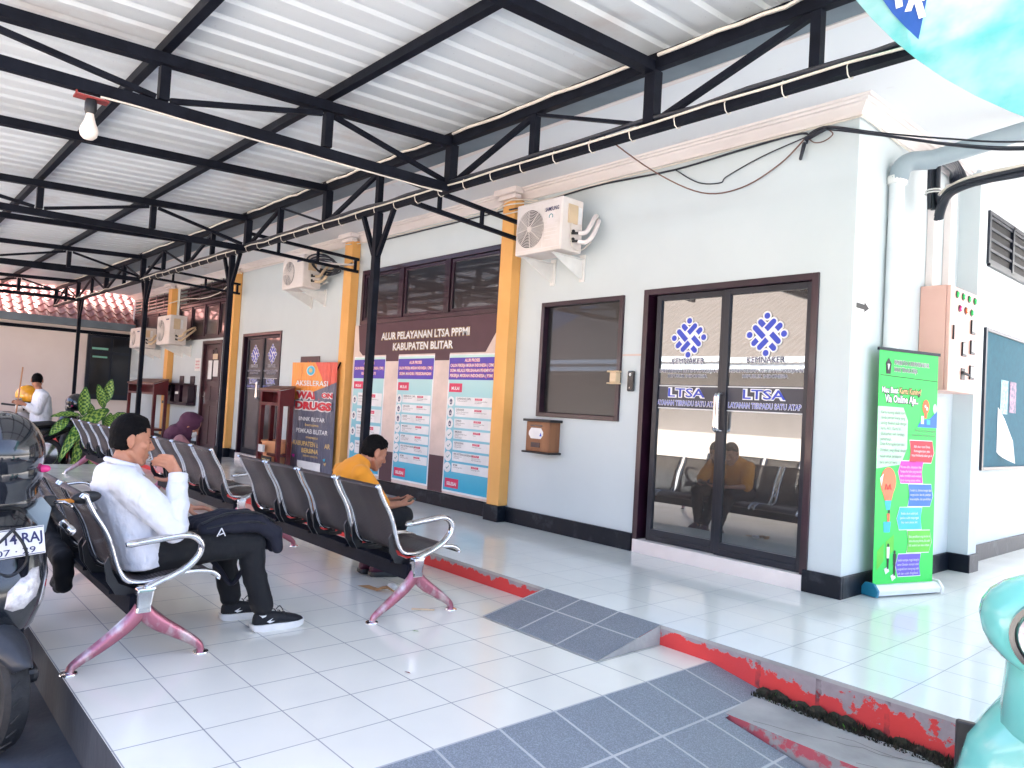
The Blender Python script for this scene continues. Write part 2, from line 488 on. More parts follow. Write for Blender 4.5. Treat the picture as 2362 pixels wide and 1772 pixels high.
for i in range(n - 1):
    q0, q1 = Vector(top0[i]), Vector(top0[i + 1])
    b.add([(q0.x, q0.y - .05, -.30), (q1.x, q1.y - .05, -.30), q1, q0], [(0, 1, 2, 3)])
b.mat(0).add([top0[0], top1[0], (1.5, 1.645, -.3), (1.52, 1.3, -.3)], [(0, 1, 2, 3)])
struct('drain_cover', b, ['concrete', 'side_paint'])
b = MB()
rc = random.Random(11)
for x0, y0_, n_ in ((1.66, 1.36, 9), (1.95, 1.52, 7), (2.1, 1.36, 8)):
    p = Vector((x0, y0_, 0)); d_ = Vector((.06, .012, 0))
    for k in range(n_):
        q = p + d_ + Vector((rc.uniform(-.015, .015), rc.uniform(-.018, .03), 0)); nn = (q - p).normalized().cross(Vector((0, 0, 1))) * .0012
        if 1.35 < q.y < 1.62: b.poly([(c.x, c.y, zs(c.x) + .0035 + .006 * (c.y - 1.335) / .31) for c in (p - nn, q - nn, q + nn, p + nn)])
        p = q
struct('drain_cover_crack', b, 'dark_void')
# moss and mud in the gap between the drain cover and the kerb
b = MB()
r = random.Random(3)
M['moss'] = pm('moss', (.022, .026, .012), .95, 0, (.06, .045, .035), 30)
M['sprout'] = pm('green_sprout', (.10, .30, .03), .6)
for i in range(3200):
    x = 1.50 + r.random() ** 1.15 * 1.5
    y = 1.70 - r.random() * .085
    h = (.012 + .022 * r.random()) * (1.1 - (1.70 - y) * 5) + (.012 if noise.noise((x * 5, y * 9, 2)) > .1 else 0)
    zb = zs(x) - .004
    a = r.random() * 6.28; w = .005 + .006 * r.random()
    dx, dy = w * cos(a), w * sin(a)
    b.mat(1 if r.random() < .008 else 0)
    b.add([(x - dx, y - dy, zb), (x + dx, y + dy, zb), (x + dy * 1.5, y - abs(dx), zb + h)], [(0, 1, 2)])
b.mat(0)
for i in range(70):
    x = 1.5 + r.random() * 1.5
    w = .5 + .5 * noise.noise((x * 3, 1, 7))
    s_ = .45 + .8 * r.random()
    b.ball((x, 1.703 - .05 * r.random() * w, zs(x) - .012), (.05 * s_, .022 * s_ + .012 * w, (.030 + .035 * w) * s_), 7, 4, Matrix.Rotation(r.random() * .6 - .3, 3, 'Y'))
tag(b.build('moss', ['moss', 'sprout']), 'dark green moss and mud in the gap along the peeling red kerb', 'moss', kind='stuff')

# ================================================================ the office building
YW = 3.28
office = thing('office_building', 'long white office building with orange columns, maroon frames and tinted glass doors', 'building', (-6, YW, H))
def wall_open(mb, x0, x1, z0, z1, ops, y0, y1):
    """a wall along X with rectangular openings (xa, xb, za, zb), butted from boxes"""
    xs = sorted({x0, x1, *[o[0] for o in ops], *[o[1] for o in ops]})
    for xa, xb in zip(xs, xs[1:]):
        cuts = sorted((o[2], o[3]) for o in ops if o[0] <= xa + 1e-6 and o[1] >= xb - 1e-6)
        z = z0
        for za, zb in cuts:
            if za > z + 1e-4: mb.box(xa, xb, y0, y1, z, za)
            z = zb
        if z1 > z + 1e-4: mb.box(xa, xb, y0, y1, z, z1)
OPS = [(-.59, .92, H, 2.285), (-1.825, -.805, 1.168, 2.258), (-5.29, -2.44, 2.205, 2.92), (-9.24, -7.70, H, 2.235),
       (-11.22, -10.22, H, 2.17), (-12.75, -9.72, 2.21, 3.30), (-16.1, -13.25, 2.21, 3.30)]
b = MB()
wall_open(b, -16.3, 1.147, H - .1, 3.42, OPS, YW, YW + .16)
b.box(1.0, 1.147, YW + .16, 12, H - .1, 3.42)                      # the wall running back from the corner
b.box(1.147, 1.30, 5.215, 5.41, .25, 3.42)                         # its pilaster
b.build('wall', 'wall_white', office)
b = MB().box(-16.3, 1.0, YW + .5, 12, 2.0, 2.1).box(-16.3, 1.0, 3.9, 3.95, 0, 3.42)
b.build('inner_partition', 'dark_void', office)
# black skirting
b = MB()
for xa, xb in ((-16.3, -11.22), (-10.22, -9.24), (-7.70, -.59), (.895, 1.165)): b.box(xa, xb, 3.248, YW - .0015, H - .02, .252)
b.box(1.1485, 1.165, YW - .0015, 5.20, H - .02, .252); b.box(1.1485, 1.32, 5.20, 5.425, H - .02, .250); b.box(1.1485, 1.165, 5.425, 12, H - .02, .252)
b.build('skirting', 'plinth', office, bevel=.006)
# orange columns with black plinths
for xa, xb in ((-2.37, -2.185), (-5.63, -5.42), (-9.70, -9.47), (-13.2, -12.97)):
    c = MB().box(xa, xb, 3.158, YW - .002, .262, 3.33).build('column', 'orange', office, bevel=.006)
    MB().box(xa - .018, xb + .018, 3.138, 3.2465, H - .01, .262).build('column_plinth', 'plinth', c, bevel=.006)
    q = MB()
    for k, (e, za, zb) in enumerate(((.04, 3.315, 3.36), (.075, 3.36, 3.42))): q.box(xa - e, xb + e, 3.158 - e, 3.2, za + .001, zb)
    q.build('column_capital', 'trim_cream', c, bevel=.008)
# soffit under the eaves, with a step in the moulding, and the cornice along both walls
b = MB().box(-16.3, 6.6, 2.2, YW + .5, 3.4201, 3.46).box(1.0, 6.6, YW + .5, 14, 3.4201, 3.46)  # right end extended out of view, with gutter and roof, to shade that side
b.build('soffit', 'soffit', office)
prof = [(0, 3.318), (.016, 3.318), (.024, 3.335), (.060, 3.372), (.066, 3.385), (.085, 3.388), (.092, 3.402), (.112, 3.405), (.118, 3.4195), (0, 3.4195)]
b = MB()
XC = 1.147
rings = [[(x, YW - d, zz) for d, zz in prof] for x in (-16.3,)] + [[(XC + d, YW - d, zz) for d, zz in prof], [(XC + d, 14, zz) for d, zz in prof]]
b.loft(rings, closed=True)
b.build('cornice', 'trim_cream', office)
b = MB()
b.box(-16.3, 6.6, 2.215, 2.255, 3.4075, 3.4195)                    # thin bead near the outer edge
b.build('soffit_bead', 'trim_cream', office, bevel=.003)
# eaves gutter between the canopy roof and the office
b = MB().box(-16.3, 6.6, 1.83, 2.1995, 3.408, 3.62)
b.build('gutter', 'fascia', office)
b = MB()
for i in range(60):
    x = -1.2 + i * .075
    b.add([(x, 1.8275, 3.435 - .012 * noise.noise((x * 4, 0, 0))), (x + .075, 1.8275, 3.435 - .012 * noise.noise(((x + .075) * 4, 0, 0))), (x + .075, 1.8275, 3.475), (x, 1.8275, 3.475)], [(0, 1, 2, 3)])
b.build('gutter_paint', 'pink_paint', office)
# tiled roof behind (only the sky sees most of it)
b = MB().add([(-17, 2.0, 3.83), (6.8, 2.0, 3.83), (6.8, 9, 6.6), (-17, 9, 6.6)], [(0, 1, 2, 3)])
b.add([(-17, 2.0, 3.83), (-17, 9, 6.6), (-17, 9, 3.83)], [(0, 1, 2)])
b.build('roof', 'clay', office)

def frame_rect(mb, xa, xb, za, zb, w, y0, y1, bottom=True):
    mb.box(xa, xa + w, y0, y1, za, zb); mb.box(xb - w, xb, y0, y1, za, zb)
    mb.box(xa + w, xb - w, y0, y1, zb - w, zb)
    if bottom: mb.box(xa + w, xb - w, y0, y1, za, za + w)

# --- ministry emblem: four long and four short bars woven round a cross, with four dots
def emblem(mb, c, s, y, k_ink, k_white):
    c = Vector(c)
    q2 = 2 ** -.5
    def at(u, w, yy): return (c.x + (u - w) * q2 * s, yy, c.z + (u + w) * q2 * s)
    bars = [('u', .19, .14, .66), ('w', -.19, .0, .66), ('u', -.19, -.66, -.14), ('w', .19, -.66, -.14),
            ('u', -.19, .50, .74), ('w', .19, .40, .66), ('u', .17, -.74, -.50), ('w', -.19, -.74, -.50)]
    for grow, k, yy in ((.075, k_white, y + .0006), (0, k_ink, y - .0014)):
        mb.k = k
        for n_, (d, t, lo, hi) in enumerate(bars):
            hw = .135 + grow; pts = []
            pos = hi > .3
            for sg, a in ((1, hi), (-1, lo)):
                if grow or (sg > 0) == pos:
                    pts += [(a + sg * hw * cos(-pi / 2 + pi * g / 8), t + sg * hw * sin(-pi / 2 + pi * g / 8)) for g in range(9)]
                else:
                    pts += [(a, t - sg * hw), (a, t + sg * hw)]
            off = n_ * .00005
            mb.poly([at(*(p if d == 'u' else (p[1], p[0])), yy - off) for p in (pts if d == 'u' else pts[::-1])])
        for g in range(4):
            a = g * pi / 2; r = .15 + grow
            mb.poly([(c.x + (.88 * cos(a) + r * cos(q * pi / 8)) * s, yy - .0005, c.z + (.88 * sin(a) + r * sin(q * pi / 8)) * s) for q in range(16)])

AJAR = 2
def glass_door(xa, xb, zb, name, far=False):
    """double glazed door in a maroon frame with film lettering on each leaf"""
    fr = MB(); frame_rect(fr, xa, xb, H, zb, .05, 3.262, 3.40, False)
    door = fr.build(name, 'frame', office, bevel=.004)
    W = (xb - xa - .10) / 2
    sill = MB().box(xa + .02, xb - .025, 3.245, 3.50, H - .01, .212)
    sill.build('threshold', 'trim_cream', door, bevel=.004)
    for i in (0, 1):
        a = xa + .05 + i * W; bb = a + W
        yy = 3.322 + (.006 if i == 0 else 0)
        if i == 0: a += .055
        # the left leaf stands a little ajar, swung inwards on its hinge
        XL = Matrix.Translation((a, yy, 0)) @ Matrix.Rotation(radians(AJAR if i == 0 and not far else 0), 4, 'Z') @ Matrix.Translation((-a, -yy, 0))
        st = MB(); st.X = XL; frame_rect(st, a + .002, bb - .002, .214, zb - .052, .045, yy - .02, yy + .022)
        st.box(a + .047, bb - .047, yy - .02, yy + .022, .259, .31)
        leaf = st.build('door_leaf', 'frame_dark', door, bevel=.003)
        pn = MB(); pn.X = XL; pn.box(a + .048, bb - .048, yy, yy + .008, .31, zb - .098).build('pane', 'glass_door' if not far else 'glass_mid', leaf)
        g = MB(); g.X = XL; y = yy - .002; cx = (a + bb) / 2 + (.0 if i else -.01); x0, x1 = a + .05, bb - .05
        g.k = 3; g.box(x0, x1, y - .0005, y, 1.305, 1.495)
        g.k = 1
        for q in (1.302, 1.483): g.box(x0, x1, y - .0012, y - .0006, q, q + .007)
        emblem(g, (cx, y, 1.875), .155, y - .003, 0, 1)
        U, V = (1, 0, 0), (0, 0, 1)
        def outlined(t, zz, size, width, k, o1=.035, dy=0., o0=0.):
            g.k = 1; g.text(t, (cx + dy, y - .003, zz), U, V, size, width=width * 1.015, off=o1)
            g.k = k; g.text(t, (cx + dy, y - .0045, zz), U, V, size, width=width, off=o0)
        outlined('KEMNAKER', 1.668, .062, .30, 2, .06)
        outlined('KEMENTERIAN KETENAGAKERJAAN', 1.597, .036, W - .12, 2, .05)
        outlined('REPUBLIK INDONESIA', 1.556, .036, .36, 2, .05)
        outlined('LTSA', 1.400, .098, .34, 0, .085, 0, .012)
        outlined('LAYANAN TERPADU SATU ATAP', 1.330, .056, W - .13, 0, .065, 0, .004)
        g.build('lettering', ['blue_ink', 'white_ink', 'navy_ink', 'band'], leaf)
        hx = bb - .022 if i == 0 else a + .022
        t = MB(); t.X = XL; t.tube(smoothpts([(hx, yy - .02, 1.43), (hx, yy - .075, 1.425), (hx, yy - .085, 1.38), (hx, yy - .085, 1.20), (hx, yy - .075, 1.155), (hx, yy - .02, 1.15)], 5), .014, 10)
        t.build('handle', 'chrome', leaf, smooth=50)
    return door
d1 = glass_door(-.59, .92, 2.285, 'glass_door')
d2 = glass_door(-9.24, -7.70, 2.235, 'glass_door', True)
# window beside the door
w = MB(); frame_rect(w, -1.825, -.805, 1.168, 2.258, .042, 3.255, 3.36)
w = w.build('window', 'frame', office, bevel=.004)
MB().box(-1.78, -.85, 3.315, 3.325, 1.213, 2.213).build('pane', 'glass_dark', w)
# clerestory windows
def clerestory(xa, xb, za, zb, n, glass):
    w = MB(); frame_rect(w, xa, xb, za, zb, .055, 3.255, 3.36)
    W = (xb - xa) / n
    for i in range(1, n): w.box(xa + i * W - .04, xa + i * W + .04, 3.258, 3.36, za + .055, zb - .055)
    w = w.build('clerestory_window', 'frame', office, bevel=.004)
    for i in range(n):
        a, c = xa + i * W + .05, xa + (i + 1) * W - .05
        s = MB(); frame_rect(s, a, c, za + .06, zb - .06, .035, 3.275, 3.33)
        s = s.build('sash', 'frame', w, bevel=.003)
        MB().box(a + .034, c - .034, 3.295, 3.302, za + .094, zb - .094).build('pane', glass, s)
clerestory(-5.29, -2.44, 2.205, 2.92, 3, 'glass_mid')
for xa, xb in ((-12.75, -9.72), (-16.1, -13.25)):
    clerestory(xa, xb, 2.21, 2.93, 4 if xa > -13 else 3, 'glass_mid')
    v = MB()
    for k in range(5): v.box(xa, xb, 3.262, 3.30, 2.95 + k * .075, 2.975 + k * .075)
    for k in range(6): v.box(xa + k * (xb - xa - .04) / 5, xa + .04 + k * (xb - xa - .04) / 5, 3.256, 3.2615, 2.93, 3.30)
    v = v.build('vent_grille', 'frame', office)
    MB().box(xa, xb, 3.40, 3.41, 2.93, 3.30).build('vent_void', 'dark_void', v)
# brown panelled door
f = MB(); frame_rect(f, -11.22, -10.22, H, 2.17, .06, 3.262, 3.40, False)
f = f.build('wooden_door', 'wood_dark', office, bevel=.004)
l = MB().box(-11.158, -10.282, 3.32, 3.36, H + .03, 2.108)
for za, zb in ((.24, .95), (1.05, 1.32), (1.42, 2.0)):
    for xa, xb in ((-11.06, -10.76), (-10.68, -10.38)): l.box(xa, xb, 3.308, 3.3195, za, zb)
l = l.build('door_leaf', 'wood_dark', f, bevel=.006)
MB().box(-11.10, -11.06, 3.30, 3.3195, .98, 1.20).bar((-11.08, 3.28, 1.12), (-10.98, 3.28, 1.12), .015, .02).bar((-11.08, 3.32, 1.12), (-11.08, 3.275, 1.12), .015, .015).build('handle', 'chrome', l)
MB().box(-11.24, -10.20, 3.25, 3.40, H - .01, H + .028).build('threshold', 'trim_cream', f)
# louvred vent high on the side wall
v = MB()
for k in range(5): v.box(1.1485, 1.17, 5.92, 9.5, 2.80 + k * .098, 2.825 + k * .098)
for k in range(6): v.box(1.1485, 1.178, 5.9 + k * .70, 5.95 + k * .70, 2.78, 3.255)
v.box(1.1485, 1.178, 5.95, 9.4, 3.22, 3.255); v.box(1.1485, 1.178, 5.95, 9.4, 2.76, 2.795)
v = v.build('vent_grille', 'frame_dark', office)
MB().box(1.1480, 1.152, 5.91, 9.45, 2.79, 3.24).build('vent_void', 'dark_void', v)

# ================================================================ building closing the yard at the far end
XE = -16.25
far = thing('end_building', 'low cream building across the far end of the yard under a clay tile roof', 'building', (XE, 0, -.2))
b = MB().box(XE - .2, XE, -12, 3.27, -.2, 2.55); b.build('wall', 'cream_wall', far)
b = MB().box(XE + .002, XE + .05, -12, 3.27, 2.40, 2.475); b.build('lintel_beam', 'black_steel', far)
b = MB().box(XE - .05, XE + .28, -12, 3.27, 2.545, 2.70)
for y in (-4, -1.1, .62, 1.75): b.box(XE + .281, XE + .287, y, y + .03, 2.54, 2.705)
b.build('gutter', 'fascia', far)
w = MB().box(XE + .002, XE + .07, 2.32, 3.27, .88, 2.395)
w = w.build('window', 'frame_dark', far, bevel=.005)
b = MB()
for ya, yb in ((2.40, 2.80), (2.86, 3.22)): b.box(XE + .071, XE + .076, ya, yb, 1.0, 1.95).box(XE + .071, XE + .076, ya, yb, 2.02, 2.33)
b.build('pane', 'glass_dark', w)
M['pale_green'] = pm('pale_green_slat', (.22, .50, .38), .5)
MB().box(XE + .077, XE + .081, 2.42, 2.76, 2.05, 2.10).box(XE + .077, XE + .081, 2.44, 2.75, 1.86, 1.90).build('window_sticker', 'pale_green', w)
# clay pantiles: S-shaped rows overlapping down the slope
b = MB()
NY = 78; y0, dy = -12.0, .2
slope = .62
rows = 17; rl = .26
for i in range(rows):
    for jj in range(NY):
        ya = y0 + jj * dy
        for q in range(6):
            t0, t1 = q / 6, (q + 1) / 6
            def hz(t): return .045 * sin(2 * pi * t) * (1 if t < .5 else .55)
            pa, pb = [], []
            for d, lift in ((i * rl - .03, .028), (i * rl + rl, 0)):
                x = XE + .22 - d; zb = 2.66 + d * slope + lift
                pa.append((x, ya + t0 * dy, zb + hz(t0))); pb.append((x, ya + t1 * dy, zb + hz(t1)))
            b.add([pa[0], pb[0], pb[1], pa[1]], [(0, 1, 2, 3)])
            e = .03
            b.add([(pa[0][0], pa[0][1], pa[0][2] - e), (pb[0][0], pb[0][1], pb[0][2] - e), pb[0], pa[0]], [(0, 1, 2, 3)])
b.build('roof', 'clay', far)

# building across the street (seen in the mirror glass)
M['dimmed_cream'] = pm('dimmed_cream_wall', (.50, .42, .36), .8, 0, (.44, .37, .31), 1)  # cream darkened in the colour itself, so the sunlit wall reflects dimly
opp = thing('opposite_building', 'cream building on the other side of the street with a darkened corrugated roof', 'building', (-4, -9.0, -.2))
MB().box(-16, 9, -9.2, -9.0, -.2, 2.75).build('wall', 'dimmed_cream', opp)
for x in (-9.5, -5.2, -1.6, 2.6): MB().box(x, x + .9, -8.998, -8.96, .9, 1.95).build('window', 'glass_dark', opp)
MB().box(-16, 9, -7.95, -7.8, 2.45, 2.78).build('gutter', 'white_pipe', opp)
M['dimmed_sheet'] = pm('dimmed_roof_sheet', (.13, .10, .08), .7, 0, (.11, .08, .06), 4)  # sheet colour darkened so the sunlit roof stays dim in the mirror glass
b = MB()
nx = 250
ys = (-7.75, -13.4); zz = (2.62, 5.6)  # ridge raised to keep bright sky out of the door reflection
for i in range(nx):
    xa, xb = -16 + i * .1, -15.9 + i * .1
    b.add([(xa, ys[0], zz[0] + .02 * (i % 2)), (xb, ys[0], zz[0] + .02 * ((i + 1) % 2)), (xb, ys[1], zz[1] + .02 * ((i + 1) % 2)), (xa, ys[1], zz[1] + .02 * (i % 2))], [(0, 1, 2, 3)])
b.build('roof', 'dimmed_sheet', opp)

# ================================================================ steel canopy over the waiting area
can = thing('canopy', 'black steel truss canopy roofed with galvanised corrugated sheet over the waiting area', 'canopy', (-6, 1.6, 0))
YT = 1.6
def zdrift(x): return -.0085 * (x + 1.1)
def zrf(y, x): return 3.187 + (y - 1.58) * .046 + zdrift(x)           # underside of the purlins' bearing plane
RAF = [.74, -1.14, -3.1, -5.02, -7.1, -9.2, -11.5, -13.8, -16.1]
MAIN = [-1.14, -5.02, -9.2, -13.8]
XR = 2.06
# eaves truss: bottom chord, top chord, verticals, diagonals
def zb(x): return 2.845 + zdrift(x) * .8
def zt(x): return 3.20 + zdrift(x)
MB().bar((-16.2, YT, zb(-16.2)), (XR + 2.2, YT, zb(XR + 2.2)), .05, .048).build('bottom_chord', 'black_steel', can)
MB().bar((-16.2, YT, zt(-16.2)), (XR, YT, zt(XR)), .05, .052).build('top_chord', 'black_steel', can)
nodes = sorted(RAF + [-.225, -2.16, -4.15, -6.15, -8.15, -10.3, -12.6, -15, 1.69])
for x in nodes:
    h = .07 if x in RAF else .05
    MB().bar((x, YT, zb(x) + .028), (x, YT, zt(x) - .03), h, h, (1, 0, 0)).build('truss_vertical', 'black_steel', can)
for i in range(len(nodes) - 1):
    a, c = nodes[i], nodes[i + 1]
    up = a in RAF
    p = (a + .03, YT, (zb(a) + .03) if up else (zt(a) - .035)); q = (c - .03, YT, (zt(c) - .035) if up else (zb(c) + .03))
    MB().bar(p, q, .03, .036 if up else .02).build('truss_diagonal', 'black_steel', can)
# rafters and tie beams
for x in RAF:
    w = .07 if x > -2 else .06
    MB().bar((x, -1.55, zrf(-1.55, x)), (x, YT - .031, zrf(YT, x)), w, .062).build('rafter', 'black_steel', can)
for x in MAIN:
    MB().bar((x, -1.53, zb(x) - .038), (x, YT - .03, zb(x)), .05, .064).build('tie_beam', 'black_steel', can)
    ys = (-2.45, -1.45, -.43, .585, 1.57)
    for y in ys[1:4]:
        f = (y + 2.6) / 4.2
        MB().bar((x, y, zb(x) - .05 + .05 * f + .042), (x, y, zrf(y, x) - .042), .055, .055, (1, 0, 0)).build('web_post', 'black_steel', can)
    for y, y2, up in ((-1.40, -.47, False), (-.39, .54, True), (.63, 1.54, False)):
        zl = lambda q: zb(x) - .05 + .05 * (q + 2.6) / 4.2 + .05
        zh = lambda q: zrf(q, x) - .05
        MB().bar((x, y, zl(y) if up else zh(y)), (x, y2, zh(y2) if up else zl(y2)), .03, .03).build('web_brace', 'black_steel', can)
# purlins
for y in (.585, -.43, -1.45):
    MB().bar((-16.3, y, zrf(y, -16.3) + .078), (XR, y, zrf(y, XR) + .078), .05, .058).build('purlin', 'black_steel', can)
MB().bar((-16.3, 1.66, zrf(1.66, -16.3) + .078), (XR, 1.66, zrf(1.66, XR) + .078), .04, .07).build('purlin', 'black_steel', can)
# sheets: trapezoid ribs running down the slope, one seam of lapped sheets every metre or so
b = MB()
pitch = .205
prof = [(0, 0), (.105, 0), (.125, .018), (.165, .018), (.185, 0)]
xs = []
x = -16.35
while x < XR:
    xs += [(x + dx, dz) for dx, dz in prof]; x += pitch
for (xa, za), (xb, zc) in zip(xs, xs[1:]):
    ya, yb = -1.56, 1.76
    q = lambda x, y, d: (x, y, zrf(y, x) + .118 + d)
    b.add([q(xa, ya, za), q(xb, ya, zc), q(xb, yb, zc), q(xa, yb, za)], [(0, 1, 2, 3)])
b.build('roof_sheet', 'roof_sheet', can)
# posts with Y braces, and a second row towards the street
for x in (-2.15, -5.45, -8.93, -13.5):
    MB().box(x - .03, x + .03, YT - .03, YT + .03, 0, zb(x) - .028).build('post', 'black_steel', can, bevel=.004)
    for s in (-1, 1):
        MB().bar((x + s * .028, YT, zb(x) - .40), (x + s * .245, YT, zb(x) - .028), .035, .035).build('post_brace', 'black_steel', can)
for x in (-4.4, -9.0, -13.6):
    MB().box(x - .034, x + .034, -1.534, -1.466, -.2, zrf(-1.5, x) - .045).build('post', 'black_steel', can, bevel=.004)
# short ladder beams tying the truss to the office columns
for x, xc in ((-1.75, -2.18), (-5.0, -5.42), (-8.9, -9.47)):
    for dz, yb in ((.0, 3.2), (.16, 3.2)):
        MB().bar((x, YT, zb(x) + .02 + dz), (xc + .1, yb, zb(xc) + .03 + dz), .035, .035).build('tie_bar', 'black_steel', can)
    for t in (.25, .6, .97):
        p = Vector((x, YT, zb(x) + .02)).lerp(Vector((xc + .1, 3.2, zb(xc) + .03)), t)
        MB().bar(p + Vector((0, 0, .018)), p + Vector((0, 0, .142)), .03, .03, (1, 0, 0)).build('tie_rung', 'black_steel', can)
# conduit along the chords, strapped with pale ties
def sag(a, c, n, amp, seed):
    a, c = Vector(a), Vector(c)
    return [a.lerp(c, i / n) + Vector((0, 0, amp * noise.noise((i * .8, seed, 0)))) for i in range(n + 1)]
for a0, a1, s in ((-16, -9.3, 1), (-9.1, -5.1, 2), (-4.95, -3.15, 3), (-3.05, -1.2, 4), (-1.08, .70, 5), (.8, 2.05, 6)):
    MB().tube(sag((a0, YT - .045, zt(a0) + .035), (a1, YT - .045, zt(a1) + .035), 10, .022, s), .011, 6).build('conduit', 'cable_white', can, smooth=60)
MB().tube(sag((-16, YT - .036, zb(-16) + .01), (5.0, YT - .036, zb(4.2) + .01), 60, .025, 9), .007, 6).build('conduit', 'cable_white', can, smooth=60)
MB().tube(sag((-9, YT - .02, zb(-9) + .04), (5.0, YT - .02, zb(4.2) + .04), 46, .03, 21), .014, 6).build('cable', 'cable_black', can, smooth=60)
for i in range(40):
    x = -9 + i * .31 + .08 * noise.noise((i, 0, 3))
    b = MB().tube([(x, YT + .034 * cos(t), zb(x) + .042 * sin(t)) for t in [2 * pi * q / 8 for q in range(8)]], .0035, 4, True)
    b.build('cable_tie', 'cable_white', can)
MB().tube(sag((-1.10, -.75, zb(-1) - .075), (-1.10, 1.5, zb(-1) - .055), 12, .008, 5), .006, 6).build('cable', 'cable_white', can, smooth=60)
# ================================================================ steel waiting benches
def perforated():
    m, nt, bs = newmat('perforated_steel')
    v = coords(nt)
    sep = nt.nodes.new('ShaderNodeSeparateXYZ'); nt.links.new(v, sep.inputs[0])
    P = .0115
    s = math_(nt, 'DIVIDE', math_(nt, 'SUBTRACT', sep.outputs[2], sep.outputs[1]), P)
    x = math_(nt, 'ADD', math_(nt, 'DIVIDE', sep.outputs[0], P), math_(nt, 'MULTIPLY', math_(nt, 'FLOOR', s), .5))
    fx = math_(nt, 'SUBTRACT', math_(nt, 'FRACT', x), .5); fy = math_(nt, 'SUBTRACT', math_(nt, 'FRACT', s), .5)
    d = math_(nt, 'SQRT', math_(nt, 'ADD', math_(nt, 'MULTIPLY', fx, fx), math_(nt, 'MULTIPLY', fy, fy)))
    inx = math_(nt, 'LESS_THAN', math_(nt, 'ABSOLUTE', sep.outputs[0]), .205)
    hole = math_(nt, 'MULTIPLY', math_(nt, 'LESS_THAN', d, .30), inx)
    bs.inputs['Base Color'].default_value = (.055, .048, .052, 1)
    nt.links.new(mixc(nt, nz(nt, v, 7), (.082, .068, .070), (.055, .047, .050)), bs.inputs['Base Color'])
    bs.inputs['Roughness'].default_value = .55; bs.inputs['Metallic'].default_value = .2
    nt.links.new(math_(nt, 'SUBTRACT', 1.0, hole), bs.inputs['Alpha'])
    return m
M['perforated'] = perforated()
M['worn_leg'] = pm('worn_leg_metal', (.46, .17, .22), .34, .75, (.66, .58, .58), 9, (70, .12), stretch=(1, 1, .6), lo=.5, hi=.66)
PROF = smoothpts([(-.262, .735), (-.248, .752), (-.232, .715), (-.200, .655), (-.165, .60), (-.135, .535), (-.112, .46), (-.085, .395), (-.045, .355), (.03, .345), (.12, .362), (.22, .374), (.31, .366), (.352, .340), (.350, .326)], 4)
